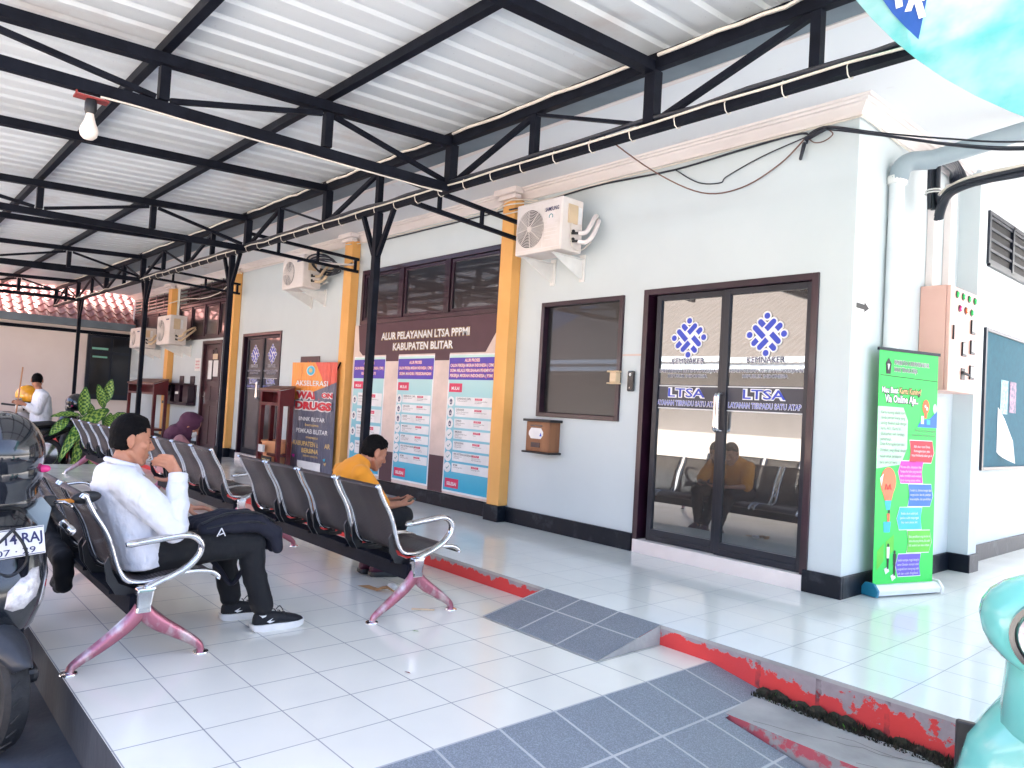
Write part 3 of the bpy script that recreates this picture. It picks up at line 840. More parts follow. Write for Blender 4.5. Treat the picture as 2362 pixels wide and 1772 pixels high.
def bench_parts(root, nseat=4, pitch=.523):
    half = nseat * pitch / 2
    for i in range(nseat):
        cx = -half + pitch * (i + .5)
        seat = MB()
        w = .228
        a = [(-w, p.x, p.y) for p in PROF]; c = [(w, p.x, p.y) for p in PROF]
        n = len(a)
        seat.add(a + c, [(k, k + 1, n + k + 1, n + k) for k in range(n - 1)])
        o = seat.build('seat', 'perforated', root, smooth=60)
        sol = o.modifiers.new('sheet', 'SOLIDIFY'); sol.thickness = .003
        o.location.x = cx
        for s in (-1, 1):
            t = MB().tube([(s * (w + .004), p.x, p.y - .002) for p in PROF[1:]], .0125, 8).build('side_rail', 'chrome', o, smooth=60)
            pts = [(-.135, .47), (-.115, .40), (-.085, .345), (-.02, .315), (.075, .322), (.075, .300), (-.03, .285), (-.095, .298), (-.135, .36), (-.150, .44)]
            xx = s * (w - .012)
            MB().prism([(xx - .007, y, z) for y, z in pts], (.014, 0, 0)).build('bracket', 'black_plastic', o)
        MB().box(-.19, .19, -.115, -.055, .2965, .312).build('mount', 'black_steel', o)
    MB().box(-half - .01, half + .01, -.048, .034, .205, .295).build('beam', 'black_steel', root, bevel=.004)
    for s in (-1, 1):
        x = s * (half + .03)
        leg = MB()
        # two swept limbs joined below the neck
        for pts in (((.0, .25), (-.03, .205), (-.085, .155), (-.16, .10), (-.225, .058), (-.262, .03), (-.272, .008)),
                    ((.0, .25), (.03, .205), (.085, .160), (.16, .112), (.225, .068), (.262, .035), (.270, .008))):
            sp = smoothpts([(x, y, z) for y, z in pts], 4)
            m = len(sp); rings = []
            for k, p in enumerate(sp):
                f = k / (m - 1)
                d = (sp[min(k + 1, m - 1)] - sp[max(k - 1, 0)]).normalized()
                nn = Vector((0, -d.z, d.y)); hw = .034 * (1 - f) + .016 * f + .018 * max(0, .4 - abs(f - .3)); hx = .026 * (1 - f) + .016 * f
                rings.append([p + Vector((hx * cos(2 * pi * q / 12), 0, 0)) + nn * hw * sin(2 * pi * q / 12) for q in range(12)])
            leg.loft(rings)
        leg = leg.build('leg', 'worn_leg', root, smooth=60)
        for y in (-.274, .272):
            MB().lathe([(.0, .016), (.012, .016), (.016, .010), (.034, .007), (.036, .003), (.036, 0), (0, 0)], (x, y, 0), 20).build('foot_pad', 'chrome', leg, smooth=40)
        neck = MB().loft([[(x + dx * k1, y0 + dy * k2, z) for dx, dy in ((-1, -1), (1, -1), (1, 1), (-1, 1))] for z, y0, k1, k2 in ((.226, 0, .030, .034), (.25, .0, .029, .031), (.32, .004, .027, .036), (.335, .012, .025, .040))])
        neck.build('leg_neck', 'chrome', leg, bevel=.007)
        arm = smoothpts([(x, .0, .325), (x, .06, .352), (x, .12, .376), (x, .19, .415), (x, .235, .468), (x, .238, .515), (x, .205, .548), (x, .155, .558), (x, .05, .547), (x, -.085, .532)], 5)
        m = len(arm)
        rings = []
        for k, p in enumerate(arm):
            d = (arm[min(k + 1, m - 1)] - arm[max(k - 1, 0)]).normalized(); nn = Vector((0, -d.z, d.y))
            hw = .0165; hx = .022
            if k in (0, m - 1): hw, hx = .010, .013
            rings.append([p + Vector((hx * cos(2 * pi * q / 12), 0, 0)) + nn * hw * sin(2 * pi * q / 12) for q in range(12)])
        MB().loft(rings).build('armrest', 'chrome', root, smooth=60)
    return root
G_B = 'rows of perforated steel waiting benches'
proto = bench_parts(thing('waiting_bench', 'perforated steel bench nearest the street, where the man in the white shirt sits', 'bench', group=G_B))
BEN = [proto]
for lab in ('perforated steel bench beside the grey ramp, where the man in orange sits',
            'black steel bench with the veiled woman seated at its far end',
            'black steel bench farthest back, in front of the leafy potted plant'):
    c = copy_tree(proto); c['label'] = lab; BEN.append(c)
for o, (x, y) in zip(BEN, ((-1.30, -.605), (-1.30, .865), (-3.92, .855), (-7.12, .83))): place(o, (x, y, 0))

# ================================================================ office wall: posters, boxes, air conditioners
# --- service flow poster between the two nearest orange columns
PX0, PX1, PZ0, PZ1, PY = -5.37, -2.40, .262, 2.198, 3.2435
po = thing('service_poster', 'wide printed poster of three service flow charts under a dark title, between two orange columns', 'poster', (-3.9, PY, PZ0))
M['poster_maroon'] = pm('poster_maroon', (.075, .028, .042), .5)
M['poster_cream'] = pm('poster_cream', (.72, .58, .52), .5)
M['poster_violet'] = pm('poster_violet', (.085, .05, .44), .45)
M['poster_red'] = pm('poster_red', (.70, .03, .11), .45)
def fade_mat(name, ctop, cbot, z0, z1, axis=2):
    m, nt, bs = newmat(name)
    v = coords(nt)
    sep = nt.nodes.new('ShaderNodeSeparateXYZ'); nt.links.new(v, sep.inputs[0])
    t = math_(nt, 'DIVIDE', math_(nt, 'SUBTRACT', sep.outputs[axis], z0), z1 - z0)
    nt.links.new(mixc(nt, t, cbot, ctop), bs.inputs['Base Color'])
    bs.inputs['Roughness'].default_value = .5
    t.node.use_clamp = True
    return m
M['poster_teal'] = fade_mat('poster_teal_print', (.52, .74, .70), (.035, .40, .60), .35, 1.75)     # printed colour blend of the chart
U, V = (1, 0, 0), (0, 0, 1)
b = MB().box(PX0, PX1, PY, PY + .004, PZ0, PZ1)
b.build('panel', 'poster_cream', po)
t = MB(); y = PY
t.poly([(-5.28, y - .001, PZ1), (-5.22, y - .001, 1.86), (-5.13, y - .001, 1.80), (-2.62, y - .001, 1.80), (-2.45, y - .001, 2.02), (-2.41, y - .001, PZ1)])
t.box(-4.56, -4.27, y - .0012, y, 1.72, 1.80).box(-3.52, -3.24, y - .0012, y, 1.72, 1.80)
t.box(-4.56, -4.27, y - .0012, y, PZ0, .62).box(-3.52, -3.24, y - .0012, y, PZ0, .66)
t.build('title_field', 'poster_maroon', po)
M['title_gold'] = pm('title_gold', (.72, .50, .20), .45)
t = MB()
for s_, z_, w_ in (('ALUR PELAYANAN LTSA PPPMI', 1.99, 1.78), ('KABUPATEN BLITAR', 1.855, 1.22)):
    for k, o_, dy in ((1, .075, 0), (2, .05, .001), (0, .022, .002)):
        t.k = k; t.text(s_, (-3.80, y - .003 - dy, z_), U, V, .118, width=w_ * (1 + o_ * .12), off=o_)
t.build('title_lettering', ['white_ink', 'title_gold', 'black_ink'], po)
M['ink_grey'] = pm('ink_grey', (.16, .15, .17), .5)
def chart(x0, x1, heads, rows, last, body):
    w = x1 - x0
    zb = .285 if last < .4 else .30
    c = MB().box(x0, x1, y - .003, y, zb, 1.785)
    cb = c.build('flow_chart', 'white_ink', po)
    d = MB().box(x0 + .02, x1 - .02, y - .0042, y - .0031, zb + .02, 1.77); d.build('chart_field', 'poster_teal', cb)
    h = MB().box(x0 + .008, x1 - .008, y - .0056, y - .0043, 1.505, 1.745)
    h.build('chart_header', 'poster_violet', cb)
    t = MB()
    zz = 1.70 if len(heads) > 3 else 1.685
    for i, s_ in enumerate(heads):
        wd = min(w * .92, .030 * len(s_) * .78)
        for k, o_, dy in ((2, .09, 0), (0, .02, .001)):
            t.k = k; t.text(s_, (x0 + w / 2, y - .0066 - dy, zz - i * (.055 if len(heads) > 3 else .066)), U, V, .046, width=wd * (1 + o_ * .1), off=o_)
    t.k = 2; t.box(x0 + .03, x0 + .26, y - .0056, y - .0043, 1.37, 1.465)
    t.k = 0; t.text('MULAI', (x0 + .145, y - .0066, 1.395), U, V, .048, width=.14, off=.03)
    t.k = 2; t.box(x0 + .05, x0 + .29, y - .0056, y - .0043, zb + .05, zb + .15)
    t.k = 0; t.text('SELESAI', (x0 + .17, y - .0066, zb + .078), U, V, .048, width=.17, off=.03)
    n = len(rows); zt_, zb_ = 1.32, zb + .20
    st = (zt_ - zb_) / n
    for i, (nm, l1, l2) in enumerate(rows):
        za = zt_ - i * st
        xa = x0 + w * .19
        t.k = 0; t.box(xa, x1 - .03, y - .0054, y - .0043, za - st * .80, za)
        t.k = 1
        t.text(nm, (xa + .025, y - .0062, za - st * .25), U, V, .030, 'L', off=.02)
        for q, s_ in enumerate(l1): t.text(s_, (xa + .03, y - .0062, za - st * (.42 + .15 * q)), U, V, .019, 'L')
        xr = x0 + w * .60
        for q, s_ in enumerate(l2): t.text(s_, (xr, y - .0062, za - st * (.42 + .15 * q)), U, V, .019, 'L')
        t.k = 2; t.box(xr, xr + .12, y - .0062, y - .0055, za - st * .27, za - st * .08)
        t.k = 0; t.text('OUTPUT', (xr + .06, y - .0068, za - st * .23), U, V, .024, width=.09)
        cz = za - st * .45; cx = x0 + w * .095
        t.poly([(cx + .062 * cos(a * pi / 10), y - .0056, cz + .055 * sin(a * pi / 10)) for a in range(20)])
        if i < 3:
            t.k = 3; t.poly([(cx - .024, y - .0062, cz + .012), (cx - .016, y - .0062, cz - .032), (cx + .016, y - .0062, cz - .032), (cx + .024, y - .0062, cz + .012), (cx, y - .0062, cz + .034)])
            t.k = 0; t.poly([(cx - .009, y - .0066, cz - .018), (cx + .009, y - .0066, cz - .018), (cx, y - .0066, cz + .016)])
        else:
            t.k = 4; t.bar((cx - .022, y - .0062, cz), (cx - .006, y - .0062, cz - .016), .001, .008).bar((cx - .006, y - .0062, cz - .016), (cx + .03, y - .0062, cz + .018), .001, .008)
    t.build('chart_lettering', ['white_ink', 'ink_grey', 'poster_red', 'navy_ink', 'green_ink'], cb)
M['green_ink'] = pm('green_ink', (.06, .28, .30), .5)
R1 = [('DISPENDUK CAPIL', ('Verifikasi data Nik/KTP',), ('Surat Keterangan Verifikasi', 'Data NIK/KTP')), ('DISNAKER', ('Pelayanan Penerbitan Surat', 'Rekomendasi paspor'), ('Surat Rekomendasi Paspor',)),
      ('DINKES', ('Pelayanan Kesehatan', 'Pemeriksaan'), ('Surat Keterangan Sehat', 'Calon Migran')), ('IMIGRASI', ('Surat Rekomendasi Paspor', 'KTP KK', 'Akta atau Ijazah'), ('Paspor',)),
      ('BP2MI', ('Verifikasi Dokumen', 'Perlindungan CPMI'), ('Surat Pendaftaran', 'Verifikasi')), ('BPJS KETENAGAKERJAAN', ('Pendaftaran Calon', 'Peserta BPJS'), ('Kepesertaan Kartu', 'BPJS Ketenagakerjaan')), ('BP2MI', ('E-KTKLN bagi CPMI',), ('Perlindungan CPMI',))]
chart(-5.33, -4.56, ('ALUR PROSES', 'CALON PEKERJA MIGRAN INDONESIA ( CPMI )', 'RE-ENTRY / CUTI'), [R1[1], R1[4], R1[5], R1[6]], .4, 0)
chart(-4.27, -3.52, ('ALUR PROSES', 'CALON PEKERJA MIGRAN INDONESIA ( CPMI )', 'SKEMA MANDIRI / PERSEORANGAN'), R1, .5, 0)
chart(-3.24, -2.415, ('ALUR PROSES', 'CALON PEKERJA MIGRAN INDONESIA ( CPMI )', 'SKEMA MELALUI PERUSAHAAN PENEMPATAN', 'PEKERJA MIGRAN INDONESIA ( P3MI )'),
      R1[:4] + [('KEPOLISIAN', ('KTP dan Paspor', 'Akta atau Ijazah'), ('Keterangan Catatan',))] + R1[5:], .3, 0)

# --- air conditioner outdoor units on brackets
M['ac_beige'] = pm('ac_terminal_cover', (.72, .55, .36), .45)
M['grille_dark'] = pm('grille_dark', (.03, .028, .04), .6)
def ac_unit(x0, x1, y0, z0, z1, label, brand=False, grp='air conditioner outdoor units along the office wall'):
    yb = 3.12
    r = thing('air_conditioner', label, 'air conditioner', ((x0 + x1) / 2, y0, z0), grp)
    W, Hh = x1 - x0, z1 - z0
    body = MB().box(x0, x1, y0, yb, z0, z1).build('casing', 'ac_white', r, bevel=.012)
    f = MB(); frame_rect(f, x0 + .012, x1 - .012, z0 + .03, z1 - .03, .006, y0 - .003, y0 - .0005); f.box(x0 + W * .60, x0 + W * .607, y0 - .003, y0 - .0005, z0 + .04, z1 - .04)
    for k in range(7): f.box(x0 + W * .64, x1 - .05, y0 - .004, y0 - .0005, z0 + .10 + k * .034 * Hh / .47, z0 + .105 + k * .034 * Hh / .47)
    f.build('front_seam', 'ac_beige' if False else 'trim_cream', body)
    cx, cz, R_ = x0 + W * .325, z0 + Hh * .48, Hh * .37
    MB().lathe([(0, 0), (R_, 0), (R_ * .99, -.004), (0, -.004)], (cx, y0 - .001, cz), 32, (0, 1, 0)).build('fan_opening', 'grille_dark', body, smooth=30)
    g = MB()
    for k in range(11):
        rr = R_ * (.22 + .78 * k / 10)
        g.tube([(cx + rr * cos(2 * pi * q / 36), y0 - .016 + .006 * k / 10, cz + rr * sin(2 * pi * q / 36)) for q in range(36)], .0032, 5, True)
    for k in range(8): g.bar((cx + R_ * .16 * cos(k * pi / 4 + .1), y0 - .018, cz + R_ * .16 * sin(k * pi / 4 + .1)), (cx + R_ * 1.02 * cos(k * pi / 4 + .1), y0 - .010, cz + R_ * 1.02 * sin(k * pi / 4 + .1)), .005, .005)
    g.lathe([(0, -.012), (R_ * .13, -.010), (R_ * .17, .0)], (cx, y0 - .013, cz), 16, (0, 1, 0))
    g.build('fan_grille', 'ac_white', body, smooth=40)
    t = MB()
    if brand:
        t.k = 0; t.text('SAMSUNG', (x0 + W * .79, y0 - .003, z1 - .115), U, V, .05, width=.17, off=.02)
        t.k = 1; t.box(x0 + W * .70, x0 + W * .85, y0 - .003, y0 - .001, z0 + Hh * .52, z0 + Hh * .72)
        t.k = 2; t.tube(arc((x0 + W * .775, y0 - .004, z0 + Hh * .645), .022, -.6, 3.6, 10), .004, 5)
    else:
        t.k = 0; t.box(x0 + W * .70, x0 + W * .92, y0 - .003, y0 - .001, z1 - .10, z1 - .075)
    t.build('badge', ['navy_ink', 'trim_cream', 'green_ink'], body)
    sd = MB().box(x1 + .0005, x1 + .012, y0 + .07, y0 + .19, z0 + Hh * .52, z0 + Hh * .88)
    sd.build('terminal_cover', 'ac_beige', body, bevel=.005)
    MB().box(x1 + .0005, x1 + .003, y0 + .20, y0 + .245, z0 + Hh * .55, z0 + Hh * .86).build('rating_label', 'white_ink', body)
    vv = MB()
    for dz in (.16, .09): vv.cap((x1, y0 + .13, z0 + dz), .012, (x1 + .05, y0 + .16, z0 + dz), .012, 8).ball((x1 + .03, y0 + .12, z0 + dz + .012), .016, 8, 6)
    vv.build('service_valve', 'black_plastic', body, smooth=50)
    p = MB()
    p.tube(smoothpts([(x1 + .05, y0 + .16, z0 + .16), (x1 + .09, y0 + .21, z0 + .17), (x1 + .105, y0 + .26, z0 + .25), (x1 + .07, 3.20, z0 + .34), (x1 + .02, 3.275, z0 + .37)], 6), .020, 9)
    p.tube(smoothpts([(x1 + .05, y0 + .16, z0 + .09), (x1 + .10, y0 + .21, z0 + .085), (x1 + .125, y0 + .27, z0 + .15), (x1 + .10, 3.21, z0 + .28), (x1 + .04, 3.275, z0 + .33)], 6), .020, 9)
    p.build('pipe_insulation', 'ac_beige' if not brand else 'trim_cream', body, smooth=60)
    MB().tube(smoothpts([(x1 + .012, y0 + .12, z0 + Hh * .52), (x1 + .015, y0 + .10, z0 + .22), (x1 + .02, y0 + .12, z0 + .05), (x1 + .03, y0 + .22, z0 + .02), (x1 + .04, 3.2, z0 + .12)], 6), .0045, 6).build('wire', 'cable_white', body, smooth=60)
    for x in (x0 + W * .16, x0 + W * .80):
        k = MB().prism([(x - .004, y0 + .01, z0 - .012), (x - .004, 3.275, z0 - .012), (x - .004, 3.275, z0 - .20), (x - .004, 3.22, z0 - .185)], (.008, 0, 0))
        k.box(x - .004, x + .035, y0 + .01, 3.275, z0 - .018, z0 - .0122).box(x - .03, x + .03, 3.262, 3.2785, z0 - .215, z0 + .03)
        k.build('bracket', 'white_plastic', r)
    return r
ac_unit(-1.80, -1.205, 2.855, 2.635, 3.105, 'cream air conditioner above the mirror window, nearest the big glass doors', True)
a2 = ac_unit(-6.86, -6.20, 2.85, 2.735, 3.19, 'cream air conditioner unit with coiled black cable above the orange drug campaign banner')
ac_unit(-12.55, -11.75, 2.80, 2.09, 2.66, 'cream air conditioner unit below the far clerestory, left of the brown panelled door')
ac_unit(-14.5, -13.72, 2.80, 2.075, 2.50, 'cream air conditioner farthest away on the office wall, next to the cream end building')
# coil of spare black cable hanging in front of the second unit
b = MB()
for k in range(5):
    b.tube([Vector((-6.0 + .03 * k, 3.0 + .01 * k, 3.06 - .018 * k)) + Vector((.34 * cos(a) - .02 * k * cos(a), -.14 * sin(a) + .01 * sin(3 * a + k), .075 * sin(a) + .02 * sin(2 * a + k))) for a in [2 * pi * q / 30 for q in range(30)]], .012, 6, True)
b.tube(smoothpts([(-5.70, 3.05, 3.05), (-5.58, 3.12, 3.0), (-5.40, 3.15, 3.02)], 6), .011, 6)
tag(b.build('cable_coil', 'cable_black', smooth=60), 'coil of black cable hanging beside an orange column in front of an air conditioner', 'cable')

# --- small things on the wall round the doors
mb = thing('suggestion_box', 'brown wooden suggestion box with a white plate on the wall below the window', 'box', (-1.68, 3.15, .83))
M['oak'] = pm('oak_grain', (.30, .13, .055), .5, 0, (.20, .08, .035), 9, (40, .15), stretch=(1, 1, .12))
bx = MB().box(-1.815, -1.505, 3.14, 3.2785, .842, 1.118).build('case', 'oak', mb, bevel=.004)
MB().box(-1.845, -1.475, 3.115, 3.2785, 1.1185, 1.142).build('lid', 'black_plastic', mb, bevel=.004)
MB().box(-1.845, -1.475, 3.115, 3.2785, .824, .8415).build('base_board', 'black_plastic', mb, bevel=.004)
MB().box(-1.76, -1.60, 3.1365, 3.1395, 1.075, 1.088).box(-1.74, -1.62, 3.1345, 3.1395, .880, .925).build('slot', 'frame', bx)
pl = MB().prism([(-1.775 + dx, 3.139, .96 + dz) for dx, dz in ((0, .035), (.03, 0), (.16, 0), (.19, .035), (.19, .065), (.16, .10), (.03, .10), (0, .065))], (0, -.003, 0)); pl.build('name_plate', 'white_ink', bx)
MB().poly([(-1.63, 3.1355, .985), (-1.60, 3.1355, .985), (-1.615, 3.1355, 1.02)]).build('plate_mark', 'blue_ink', bx)
sw = thing('dispenser', 'small cream plastic bracket on the right edge of the window frame', 'bracket', (-.83, 3.2, 1.48))
MB().box(-.905, -.775, 3.20, 3.254, 1.487, 1.50).box(-.905, -.775, 3.20, 3.254, 1.588, 1.602).box(-.86, -.79, 3.19, 3.2535, 1.5005, 1.5875).build('body', 'ac_beige', sw, bevel=.008)
b = thing('intercom', 'slim black intercom handset on the white wall left of the glass doors', 'intercom', (-.68, 3.25, 1.42))
MB().box(-.712, -.645, 3.245, 3.2785, 1.428, 1.605).build('housing', 'gloss_black', b, bevel=.012)
MB().lathe([(0, 0), (.012, 0), (.012, .004), (0, .004)], (-.678, 3.244, 1.57), 14, (0, -1, 0)).build('button', 'white_plastic', b)
MB().lathe([(0, 0), (.008, 0), (.008, .004), (0, .004)], (-.678, 3.244, 1.46), 14, (0, -1, 0)).build('button', 'chrome', b)
MB().tube([(-.64, 3.275, 1.625), (-.62, 3.274, 1.622), (-.60, 3.275, 1.618)], .003, 5)
M['tape'] = pm('old_tape', (.70, .55, .50), .5)
b = MB().box(-.80, -.60, 3.2765, 3.2785, 1.732, 1.748)
tag(b.build('tape_strip', 'tape'), 'strip of yellowed tape on the wall between the window and the glass doors', 'tape')
pa = thing('arrow_notice', 'white paper with a black arrow on the wall round the corner', 'notice', (1.15, 3.43, 2.0))
MB().box(1.1482, 1.1495, 3.285, 3.575, 1.89, 2.11).build('sheet', 'paper', pa)
MB().poly([(1.1502, 3.335, 2.035), (1.1502, 3.46, 2.035), (1.1502, 3.46, 2.018), (1.1502, 3.535, 2.052), (1.1502, 3.46, 2.088), (1.1502, 3.46, 2.070), (1.1502, 3.335, 2.070)]).build('arrow', 'black_ink', pa)

# --- round the corner: pipe, ducts, switch panel, notice board
pi_ = thing('drain_pipe', 'white wall pipe with a grey elbow and grey run crossing under the soffit', 'pipe', (1.22, 3.78, H))
M['pipe_white2'] = M['white_pipe']
MB().tube([(1.202, 3.785, H), (1.202, 3.785, 2.98)], .050, 20).build('lower_pipe', 'white_pipe', pi_, smooth=60)
MB().lathe([(.051, 0), (.066, .002), (.066, .055), (.051, .058)], (1.202, 3.785, 2.965), 20).build('collar', 'white_plastic', pi_, smooth=40)
e = [Vector((1.202, 3.785, 3.0))] + arc((1.215 + .08, 3.785 + .06, 3.03), .10, pi, pi / 2, 8, Vector((.8, .6, 0)), (0, 0, 1)) + [Vector((1.40, 3.925, 3.14))]
MB().tube(e, .066, 18).build('elbow', 'grey_pipe', pi_, smooth=60)
MB().tube([(1.34, 3.88, 3.125), (2.15, 4.31, 3.39)], .062, 18).build('grey_run', 'grey_pipe', pi_, smooth=60)
dk = thing('cable_duct', 'pair of pale pink square cable ducts running down into the switch panel', 'duct', (1.16, 4.7, 2.3))
MB().box(1.1485, 1.20, 4.515, 4.625, 2.343, 3.10).build('duct', 'trim_cream', dk, bevel=.003)
MB().box(1.1485, 1.20, 4.865, 4.985, 2.343, 3.24).build('duct', 'trim_cream', dk, bevel=.003)
sp = thing('switch_panel', 'pink enamelled electrical switch panel with green indicator lamps on the side wall', 'switch panel', (1.16, 4.73, 1.55))
XP = 1.361
cab = MB().box(1.1485, XP - .03, 4.43, 5.032, 1.548, 2.342).build('cabinet', 'pink_enamel', sp, bevel=.005)
dr = MB().box(XP - .0285, XP, 4.432, 5.030, 1.550, 2.340).build('panel_door', 'pink_enamel', sp, bevel=.006)
M['lamp_green'] = pm('lamp_green', (.03, .62, .12), .25); M['lamp_pink'] = pm('lamp_pink', (.75, .03, .22), .25); M['lamp_orange'] = pm('lamp_orange', (.80, .16, .05), .25)
def yz(px, pz): return 4.43 + px * .60, 1.548 + pz * .795
for px, pz, mt in ((.22, .925, 'lamp_green'), (.44, .925, 'lamp_green'), (.66, .925, 'lamp_green'), (.88, .925, 'lamp_green'), (.33, .80, 'lamp_pink'), (.55, .80, 'lamp_orange'), (.77, .80, 'lamp_green')):
    yy, zz = yz(px, pz)
    l = MB().lathe([(0, .018), (.018, .016), (.022, .008), (.022, 0)], (XP, yy, zz), 16, (1, 0, 0)).build('indicator_lamp', mt, dr, smooth=50)
    MB().lathe([(.0225, .006), (.030, .004), (.030, 0), (.0225, 0)], (XP, yy, zz), 16, (1, 0, 0)).build('bezel', 'black_plastic', l)
for px, pz in ((.83, .66), (.52, .42), (.83, .46), (.83, .21)):
    yy, zz = yz(px, pz)
    g = MB(); g.box(XP + .0005, XP + .012, yy - .046, yy + .046, zz - .055, zz + .055); g = g.build('gauge', 'black_plastic', dr, bevel=.003)
    MB().box(XP + .0125, XP + .014, yy - .036, yy + .036, zz - .035, zz + .046).build('dial', 'white_ink', g)
yy, zz = yz(.52, .18)
MB().box(XP + .0005, XP + .006, yy - .04, yy + .04, zz - .045, zz + .045).cap((XP + .012, yy - .03, zz + .01), .014, (XP + .03, yy + .05, zz - .005), .010, 8).build('rotary_switch', 'black_plastic', dr)
yy, zz = yz(.12, .55)
MB().box(XP + .0005, XP + .012, yy - .010, yy + .010, zz - .05, zz + .06).build('door_lock', 'black_plastic', dr, bevel=.004)
cb = thing('cable_bundle', 'thick bundle of black cables strapped under the grey pipe and looping off to the right', 'cable', (1.3, 4.2, 2.8))
b = MB()
rr = random.Random(5)
for k in range(9):
    a = rr.random() * 6.28; q = .036 * rr.random() ** .5
    ox, oy = q * cos(a), q * sin(a)
    b.tube(smoothpts([(1.30 + ox, 4.19 + oy, 3.19), (1.30 + ox, 4.19 + oy, 3.05), (1.30 + ox, 4.205 + oy * 1.3, 2.95), (1.31 + ox * 1.3, 4.21 + oy * 1.4, 2.86 + .02 * rr.random())], 5), .017, 7)
b.build('hanging_end', 'cable_black', cb, smooth=60)
b = MB()
for k in range(8):
    a = rr.random() * 6.28; q = .030 * rr.random() ** .5
    ox, oz = q * cos(a), q * sin(a)
    b.tube(smoothpts([(1.32 + ox, 4.22, 2.80 + oz), (1.36 + ox, 4.16, 2.87 + oz), (1.43 + ox, 4.08, 2.925 + oz), (1.56 + ox, 4.01, 2.945 + oz), (1.73 + ox, 3.94, 2.94 + oz), (1.953, 3.86 + ox, 2.925 + oz), (2.6, 3.65, 2.90 + oz)], 5), .017, 7)
b.build('side_run', 'cable_black', cb, smooth=60)
b = MB()
for k in range(6):
    o = (k - 2.5) * .02
    b.tube(smoothpts([(1.22 + o, 4.95, 3.24), (1.22 + o, 4.92, 3.30), (1.24, 4.75 + o, 3.345 + o), (1.25, 4.45 + o, 3.33 + o), (1.28, 4.24, 3.22 + o)], 5), .015, 7)
b.build('upper_loop', 'cable_black', cb, smooth=60)
MB().tube(smoothpts([(1.33, 4.20, 2.96), (1.40, 4.10, 2.965), (1.55, 4.0, 2.985), (1.73, 3.92, 2.98), (1.953, 3.85, 2.965), (2.6, 3.64, 2.94)], 5), .011, 6).build('pale_wire', 'cable_white', cb, smooth=60)
for p in ((1.30, 4.195, 2.98), (1.30, 4.20, 3.0)): MB().tube([(p[0] + .056 * cos(a), p[1] + .056 * sin(a), p[2]) for a in [2 * pi * q / 10 for q in range(10)]], .006, 5, True).build('cable_tie', 'white_plastic', cb)
nb = thing('notice_board', 'large teal framed notice board with curling leaflets on the side wall', 'notice board', (1.16, 6.6, .92))
M['board_teal'] = pm('board_teal', (.010, .105, .155), .8, 0, (.008, .085, .13), 20, (90, .1))
MB().box(1.1485, 1.168, 5.93, 8.2, .945, 2.165).build('felt', 'board_teal', nb)
f = MB(); f.box(1.1485, 1.185, 5.885, 5.9295, .915, 2.195); f.box(1.1485, 1.185, 5.9297, 8.25, 2.1655, 2.195); f.box(1.1485, 1.185, 5.9297, 8.25, .915, .9445)
f.build('frame', 'frame_dark', nb, bevel=.004)
M['leaf_print'] = pm('leaflet_print', (.10, .32, .36), .5, 0, (.35, .45, .48), 30); M['leaf_dark'] = pm('leaflet_dark', (.02, .06, .13), .5, 0, (.45, .2, .3), 28)
for ya, yb, za, zb2, mt, lab in ((6.40, 6.62, 1.44, 1.76, 'leaf_print', 'pale teal printed leaflet pinned to the notice board'), (6.68, 6.88, 1.46, 1.76, 'leaf_dark', 'dark printed leaflet pinned beside the pale one on the notice board')):
    tag(MB().box(1.169, 1.1715, ya, yb, za, zb2).build('leaflet', mt), lab, 'leaflet')
l = MB()
P = [[(1.172 + .10 * (1 - v_) * u_ * u_, 6.33 + u_ * (.30 - .20 * abs(v_ - .5)), 1.08 + v_ * .42 - .10 * u_) for u_ in (0, .25, .5, .75, 1)] for v_ in (0, .25, .5, .75, 1)]
for i in range(4):
    for j in range(4): l.poly([P[i][j], P[i][j + 1], P[i + 1][j + 1], P[i + 1][j]])
tag(l.build('leaflet', 'paper', smooth=60), 'white sheet curling off the lower part of the notice board', 'leaflet')

# ================================================================ roll-up banner (green)
rb = thing('roll_up_banner', 'bright green roll-up banner about the yellow job-seeker card standing by the corner', 'banner', (1.325, 3.86, H))
P0 = Vector((1.232, 3.575, H)); D = Vector((.175, .551, 0)).normalized(); BW = .585
N = Vector((D.y, -D.x, 0))                                            # faces the camera side
up = (Vector((1.209, 3.497, 1.771)) - Vector((1.232, 3.575, H + .07))); upv = Vector((-.006, -.01, 1.0)).normalized(); BH = 1.60
def bp(s, t, o=0.): return P0 + Vector((0, 0, .075)) + D * (s * BW) + upv * (t * BH) + N * o
c = MB()
c.prism([P0 + N * a + Vector((0, 0, z)) - D * .012 for a, z in ((.055, .012), (.06, .045), (.03, .078), (-.03, .078), (-.06, .045), (-.055, .012))], D * (BW + .024))
c.build('base_case', 'white_pipe', rb, bevel=.004)
M['cap_blue'] = pm('cap_blue', (.02, .22, .36), .35)
for s0 in (-.034, BW + .012):
    MB().prism([P0 + N * a + Vector((0, 0, z)) + D * s0 for a, z in ((.062, .004), (.07, .05), (.035, .092), (-.035, .092), (-.07, .05), (-.062, .004))], D * .022).build('end_cap', 'cap_blue' if s0 < 0 else 'white_plastic', rb, bevel=.005)
M['vinyl_green'] = pm('vinyl_green', (.035, .66, .10), .38, 0, (.03, .60, .09), 2)
MB().add([bp(0, 0), bp(1, 0), bp(1, 1), bp(0, 1), bp(0, 0, -.002), bp(1, 0, -.002), bp(1, 1, -.002), bp(0, 1, -.002)], [(0, 1, 2, 3), (7, 6, 5, 4), (0, 4, 5, 1), (1, 5, 6, 2), (2, 6, 7, 3), (3, 7, 4, 0)]).build('vinyl', 'vinyl_green', rb)
MB().bar(bp(-.02, 1.0), bp(1.02, 1.0), .018, .02).build('top_rail', 'frame_dark', rb)
